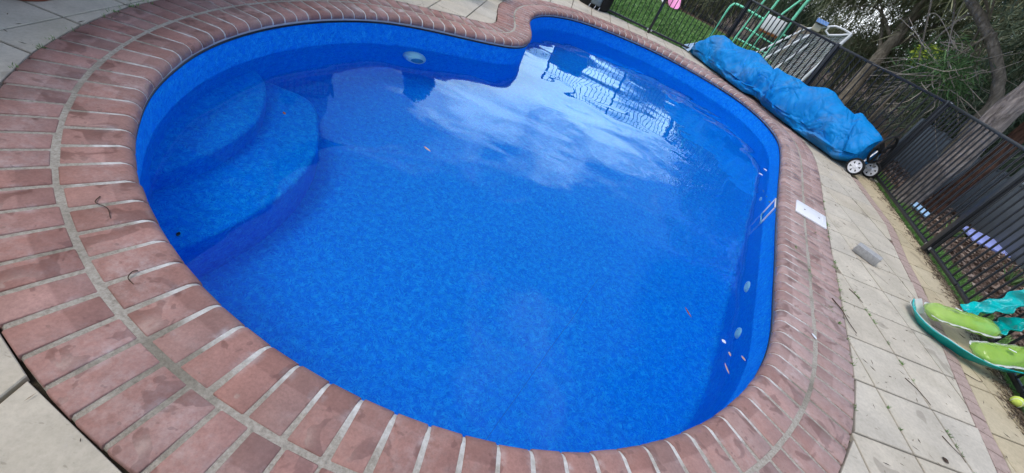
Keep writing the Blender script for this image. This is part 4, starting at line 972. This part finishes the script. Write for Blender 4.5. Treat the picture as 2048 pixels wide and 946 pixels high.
for k, ((x, y), h, mt, lab) in enumerate(spec):
    jx = lambda s_: RNG.normal(0, s_)
    tree(lab, [(x, y, -.03), (x + jx(.1), y + jx(.1), h * .35), (x + jx(.25), y + jx(.2), h * .7), (x + jx(.3), y + jx(.3), h)], 0.10, 'barktan' if k % 2 else 'barkgrey',
         [((x, y, h * .62), (1.25, 1.1, h * .42)), ((x + jx(.5), y + jx(.4), h * .30), (1.25, 1.1, h * .30)), ((x + jx(.5), y + jx(.4), h * .85), (.9, .9, h * .22))], mt, 330, 34, (.22, .22, .18), 1.2, .40, .019, 6, group='background trees', twigs=70)
yb = empty('yellow_shrub', (5.75, 10.8, 0)); tag(yb, 'small bright yellow green shrub between the trunks', 'shrub')
n = 900; P = np.array((0, 0, 1.55)) + unit(RNG.normal(size=(n, 3))) * RNG.uniform(.1, 1, (n, 1)) ** .5 * np.array((.26, .26, .24)); V, F = blades(P, unit(RNG.normal(size=(n, 3))), .07, .04); np_obj('leaves', V, F, 'leafyel', yb)
MB().tube([(0, 0, -.03), (.03, 0, .8), (0, .02, 1.5)], [.03, .02, .01], 7).obj('stem', 'barktan', yb)

# ------------------------------------------------------------------ play things on the lawn
def pipe(name, pts, r, mat, parent, o_, n=8): return MB().tube([Vector(p) for p in pts], r, n).obj(name, mat, parent, off=o_)
def bend(pts, k=5): return [tuple(p) for p in catmull(pts, k, closed=False)]
fo_ = Vector((3.1, 12.62, 0)); gf = empty('climbing_frame', tuple(fo_)); tag(gf, 'mint green tubular metal play frame with a rusty white plate', 'play frame')
pipe('hoop', bend([(2.30, 12.80, -.02), (2.31, 12.80, .35), (2.33, 12.80, .75), (2.37, 12.79, .90), (2.46, 12.77, .935), (2.7, 12.72, .93), (3.15, 12.63, .905)]), .026, 'mint', gf, fo_)
for x, y, x1, z1, nm in ((2.80, 12.69, 3.02, 2.3, .022), (3.08, 12.63, 3.24, 2.3, .026), (3.26, 12.59, 3.30, .72, .018)):
    pipe('upright', [(x, y, -.02), (x + (x1 - x) * .5, y - .02, z1 * .5), (x1, y - .04, z1)], nm, 'mint', gf, fo_)
pipe('main_post', bend([(3.62, 12.49, -.02), (3.66, 12.47, .7), (3.68, 12.46, 1.4), (3.74, 12.45, 1.75), (3.9, 12.42, 2.1)]), .036, 'mint', gf, fo_, 10)
pipe('curved_brace', bend([(3.36, 12.55, .72), (3.40, 12.54, 1.1), (3.50, 12.52, 1.36), (3.60, 12.49, 1.6)]), .024, 'mint', gf, fo_)
pipe('rung', [(2.86, 12.68, .32), (3.64, 12.48, .32)], .019, 'mint', gf, fo_); pipe('rung', [(2.84, 12.68, .60), (3.64, 12.48, .55)], .019, 'mint', gf, fo_)
pipe('side_loop', bend([(3.66, 12.47, .80), (3.85, 12.42, .80), (3.93, 12.40, .74), (3.94, 12.39, .4), (3.94, 12.39, -.02)]), .024, 'mint', gf, fo_)
pdir = math.atan2(12.49 - 12.61, 3.605 - 3.16)
MB().box((3.385, 12.50, 0.86), (0.45, 0.012, 0.375), Matrix.Rotation(pdir, 3, 'Z'), 0.003).obj('plate', 'plate', gf, off=fo_)
# goal with net
go_ = Vector((3.9, 11.5, 0)); gl_ = empty('football_goal', tuple(go_)); tag(gl_, 'white pipe goal with sagging net leaning on its back behind the fence', 'goal')
gA, gB, gC, gD = Vector((4.44, 11.15, 1.38)), Vector((4.20, 11.2, .02)), Vector((3.25, 11.60, .30)), Vector((3.10, 11.9, .02))
pipe('front_post', [gA, gB], .032, 'whitepipe', gl_, go_)
pipe('top_bar', [(3.12, 11.72, .20), (3.72, 11.50, 1.12), (4.03, 11.30, 1.33)], .022, 'whitepipe', gl_, go_)
pipe('side_loop', [gA, (4.28, 11.21, 1.395), (4.13, 11.27, 1.385), (4.04, 11.3, 1.34), (4.03, 11.3, 1.24), (4.12, 11.27, 1.20), (4.28, 11.2, 1.28), gA], .020, 'whitepipe', gl_, go_)
pipe('lower_bar', [(3.22, 11.6, .02), (3.83, 11.37, 1.06)], .022, 'whitepipe', gl_, go_)
pipe('base_bar', [(3.95, 11.35, .95), (3.60, 11.42, .02)], .020, 'whitepipe', gl_, go_)
nm_ = MB(); A_, B_, C_, D_ = np.array((4.40, 11.18, 1.30)), np.array((4.18, 11.2, .06)), np.array((3.15, 11.72, .10)), np.array((3.7, 11.5, 1.0))
def npt(u_, v_):
    p = (1 - v_) * ((1 - u_) * C_ + u_ * B_) + v_ * ((1 - u_) * D_ + u_ * A_); return Vector(p + np.array((0, 0, -.10 * math.sin(math.pi * u_) * math.sin(math.pi * v_))) + np.array((0.02 * vnoise(u_ * 18, v_ * 14, 3), 0.03 * vnoise(u_ * 15, v_ * 17, 5), 0.02 * vnoise(u_ * 21, v_ * 13, 8))))
for k in range(27):
    t_ = k / 26
    nm_.tube([npt(t_ + (q - .5) * .0, q) for q in np.linspace(0, 1, 14)], .0048, 3, cap=False); nm_.tube([npt(q, t_) for q in np.linspace(0, 1, 18)], .0048, 3, cap=False)
nn_ = nm_.obj('net', 'net', gl_, off=go_); nn_['kind'] = 'stuff'
# solar light on a timber rail
sr = empty('timber_rail', (3.9, 11.38, 0)); tag(sr, 'weathered timber rail on two stumps behind the goal', 'rail'); so_ = Vector(sr.location)
MB().box((3.91, 11.46, 1.09), (.66, .05, .13), Matrix.Rotation(math.atan2(-.2, .59), 3, 'Z'), .005).obj('plank', 'wood', sr, off=so_)
for x, y in ((3.66, 11.56), (4.16, 11.39)): MB().box((x, y, .51), (.09, .09, 1.03), None, .006).obj('stump', 'wood', sr, off=so_)
sl_ = empty('solar_light', (3.87, 11.40, 1.155)); tag(sl_, 'small solar garden light with tilted blue panel on the timber rail', 'light')
MB().box((0, 0, .07), (.17, .09, .13), Matrix.Rotation(-.3, 3, 'Z'), .012).obj('lamp_body', plain('cream_lamp_body', (.62, .56, .42), .5), sl_)
RS = Matrix.Rotation(-.3, 3, 'Z') @ Matrix.Rotation(.45, 3, 'X')
pn = MB().box((.02, -.02, .19), (.25, .17, .014), RS, .003).obj('solar_panel', 'charcoal', sl_)
MB().box(Vector((.02, -.02, .19)) + RS @ Vector((0, 0, .009)), (.235, .155, .004), RS).obj('solar_cells', 'solar', pn)
MB().tube([(0, 0, .12), (.01, -.01, .185)], .015, 8).obj('bracket', 'dark', sl_)
# pink slide
sd_ = Vector((1.45, 16.05, 0)); sd = empty('toy_slide', tuple(sd_)); tag(sd, 'pink plastic toddler slide with pale legs at the back of the lawn', 'slide')
pth = [(1.42, 15.88, .03), (1.40, 15.98, .05), (1.37, 16.15, .16), (1.33, 16.4, .42), (1.30, 16.62, .68), (1.29, 16.8, .74)]
vs = []; K = 7; q = catmull(pth, 5, closed=False)
for p in q:
    for j in range(K):
        f = j / (K - 1) * 2 - 1; vs.append(Vector((p[0] + f * .19, p[1], p[2] + (abs(f) ** 4) * .10)))
so2 = MB().add(vs, [(i * K + j, i * K + j + 1, (i + 1) * K + j + 1, (i + 1) * K + j) for i in range(len(q) - 1) for j in range(K - 1)]).obj('chute', 'pink', sd, off=sd_)
mod = so2.modifiers.new('thickness', 'SOLIDIFY'); mod.thickness = .02
for x in (1.08, 1.57): pipe('leg', [(x, 16.30, -.02), (x - .02 + .0, 16.75, .74)], .03, 'whitepipe', sd, sd_); 
for x in (1.10, 1.60): pipe('ladder_rail', [(x, 17.0, -.02), (x - .01, 16.8, .78)], .03, 'whitepipe', sd, sd_)
for z in (.2, .42, .64): pipe('ladder_step', [(1.10, 16.97 - z * .2, z), (1.60, 16.97 - z * .2, z)], .025, 'whitepipe', sd, sd_)

# ------------------------------------------------------------------ unseen house, sized to shade the near left; patio furniture seen in the water
hs = empty('house', (-6.0, -3, 0)); tag(hs, 'unseen rendered house with dark verandah, made tall to block sky at the near left', 'house'); ho = Vector(hs.location)
MB().box((-8.2, 1.3, 2.17), (6.0, 14.6, 4.4), None).obj('wall', 'render', hs, off=ho, smooth=False)  # raised and lengthened to keep sky out of the step reflections
MB().box((0.2, -3.6, 1.42), (10.8, .2, 2.9), None).obj('wall', 'render', hs, off=ho, smooth=False)
hx0, hx1, hy0, hy1 = -11.7, -4.75, -6.6, 9.1
MB().add([(hx0, hy0, 4.38), (hx1, hy0, 4.38), (hx1, hy1, 4.38), (hx0, hy1, 4.38), (-8.2, hy0 + 3.4, 6.2), (-8.2, hy1 - 3.4, 6.2)], [(0, 1, 4), (1, 2, 5, 4), (2, 3, 5), (3, 0, 4, 5), (3, 2, 1, 0)]).obj('roof', 'roofing', hs, off=ho, smooth=False)
MB().box((-4.2, 0.2, 2.50), (1.9, 8.2, .10), Matrix.Rotation(.06, 3, 'Y')).obj('verandah_roof', 'roofing', hs, off=ho, smooth=False)  # edge placed to set how far shade reaches over the left coping
MB().box((1.2, -2.75, 2.50), (8.2, 1.8, .10), None).obj('verandah_roof', 'roofing', hs, off=ho, smooth=False)
for x, y in ((-3.35, 4.15), (-3.35, -0.9), (0.5, -1.95), (4.9, -1.95)): MB().box((x, y, 1.21), (.1, .1, 2.46), None, .006).obj('verandah_post', 'wood', hs, off=ho)
for y0, y1 in ((1.0, 2.4), (3.6, 4.9)):
    w_ = MB().box((-5.18, (y0 + y1) / 2, 1.5), (.05, y1 - y0, 1.2), None, .005).obj('window', 'dark', hs, off=ho)
    MB().box((-5.15, (y0 + y1) / 2, 1.5), (.01, y1 - y0 - .12, 1.08), None).obj('pane', 'lens', w_, off=ho, smooth=False)
def garden_chair(loc, rz, label):
    e = empty('patio_chair', loc, rz); tag(e, label, 'chair', 'patio chairs'); 
    MB().box((0, 0, .43), (.5, .48, .03), None, .008).obj('seat', 'dark', e)
    for k in range(7): MB().box((-.20 + k * .0667, .235, .68), (.022, .018, .44), None, .003).obj('back_slat', 'dark', e)
    MB().tube(bend([(-.26, .24, .44), (-.26, .25, .86), (0, .26, .92), (.26, .25, .86), (.26, .24, .44)]), .018, 8).obj('back_frame', 'dark', e)
    for x, y in ((-.23, -.22), (.23, -.22), (-.23, .22), (.23, .22)): MB().tube([(x, y, .43), (x * 1.08, y * 1.08, 0)], .017, 8).obj('leg', 'dark', e)
    for s_ in (-1, 1): MB().tube(bend([(s_ * .27, .24, .64), (s_ * .28, 0, .66), (s_ * .27, -.22, .62), (s_ * .25, -.23, .43)]), .018, 8).obj('armrest', 'dark', e)
garden_chair((-2.95, 4.45, 0), 0.65, 'black slatted patio chair reflected at the left of the pool')
garden_chair((-3.75, 4.3, 0), 2.2, 'black slatted patio chair under the verandah edge')
tpn = empty('topiary_plant', (-2.25, 6.15, 0)); tag(tpn, 'round clipped topiary plant in a dark pot reflected near the pool light', 'plant')
MB().lathe([(.14, 0), (.18, .26), (.2, .27), (.2, .3), (.17, .3), (0.0001, .28)], 22).obj('pot_body', 'potdark', tpn)
MB().tube([(0, 0, .26), (.01, 0, .5)], .015, 8).obj('stem', 'barktan', tpn)
n = 5000; u_ = unit(RNG.normal(size=(n, 3))) * RNG.uniform(.55, 1.05, (n, 1)) * np.array((.22, .22, .27)) + np.array((0, 0, .74)); V, F = blades(u_, unit(u_ - np.array((0, 0, .74)) + RNG.normal(0, .15, (n, 3))), .06, .03); np_obj('crown', V, F, 'needledk', tpn)
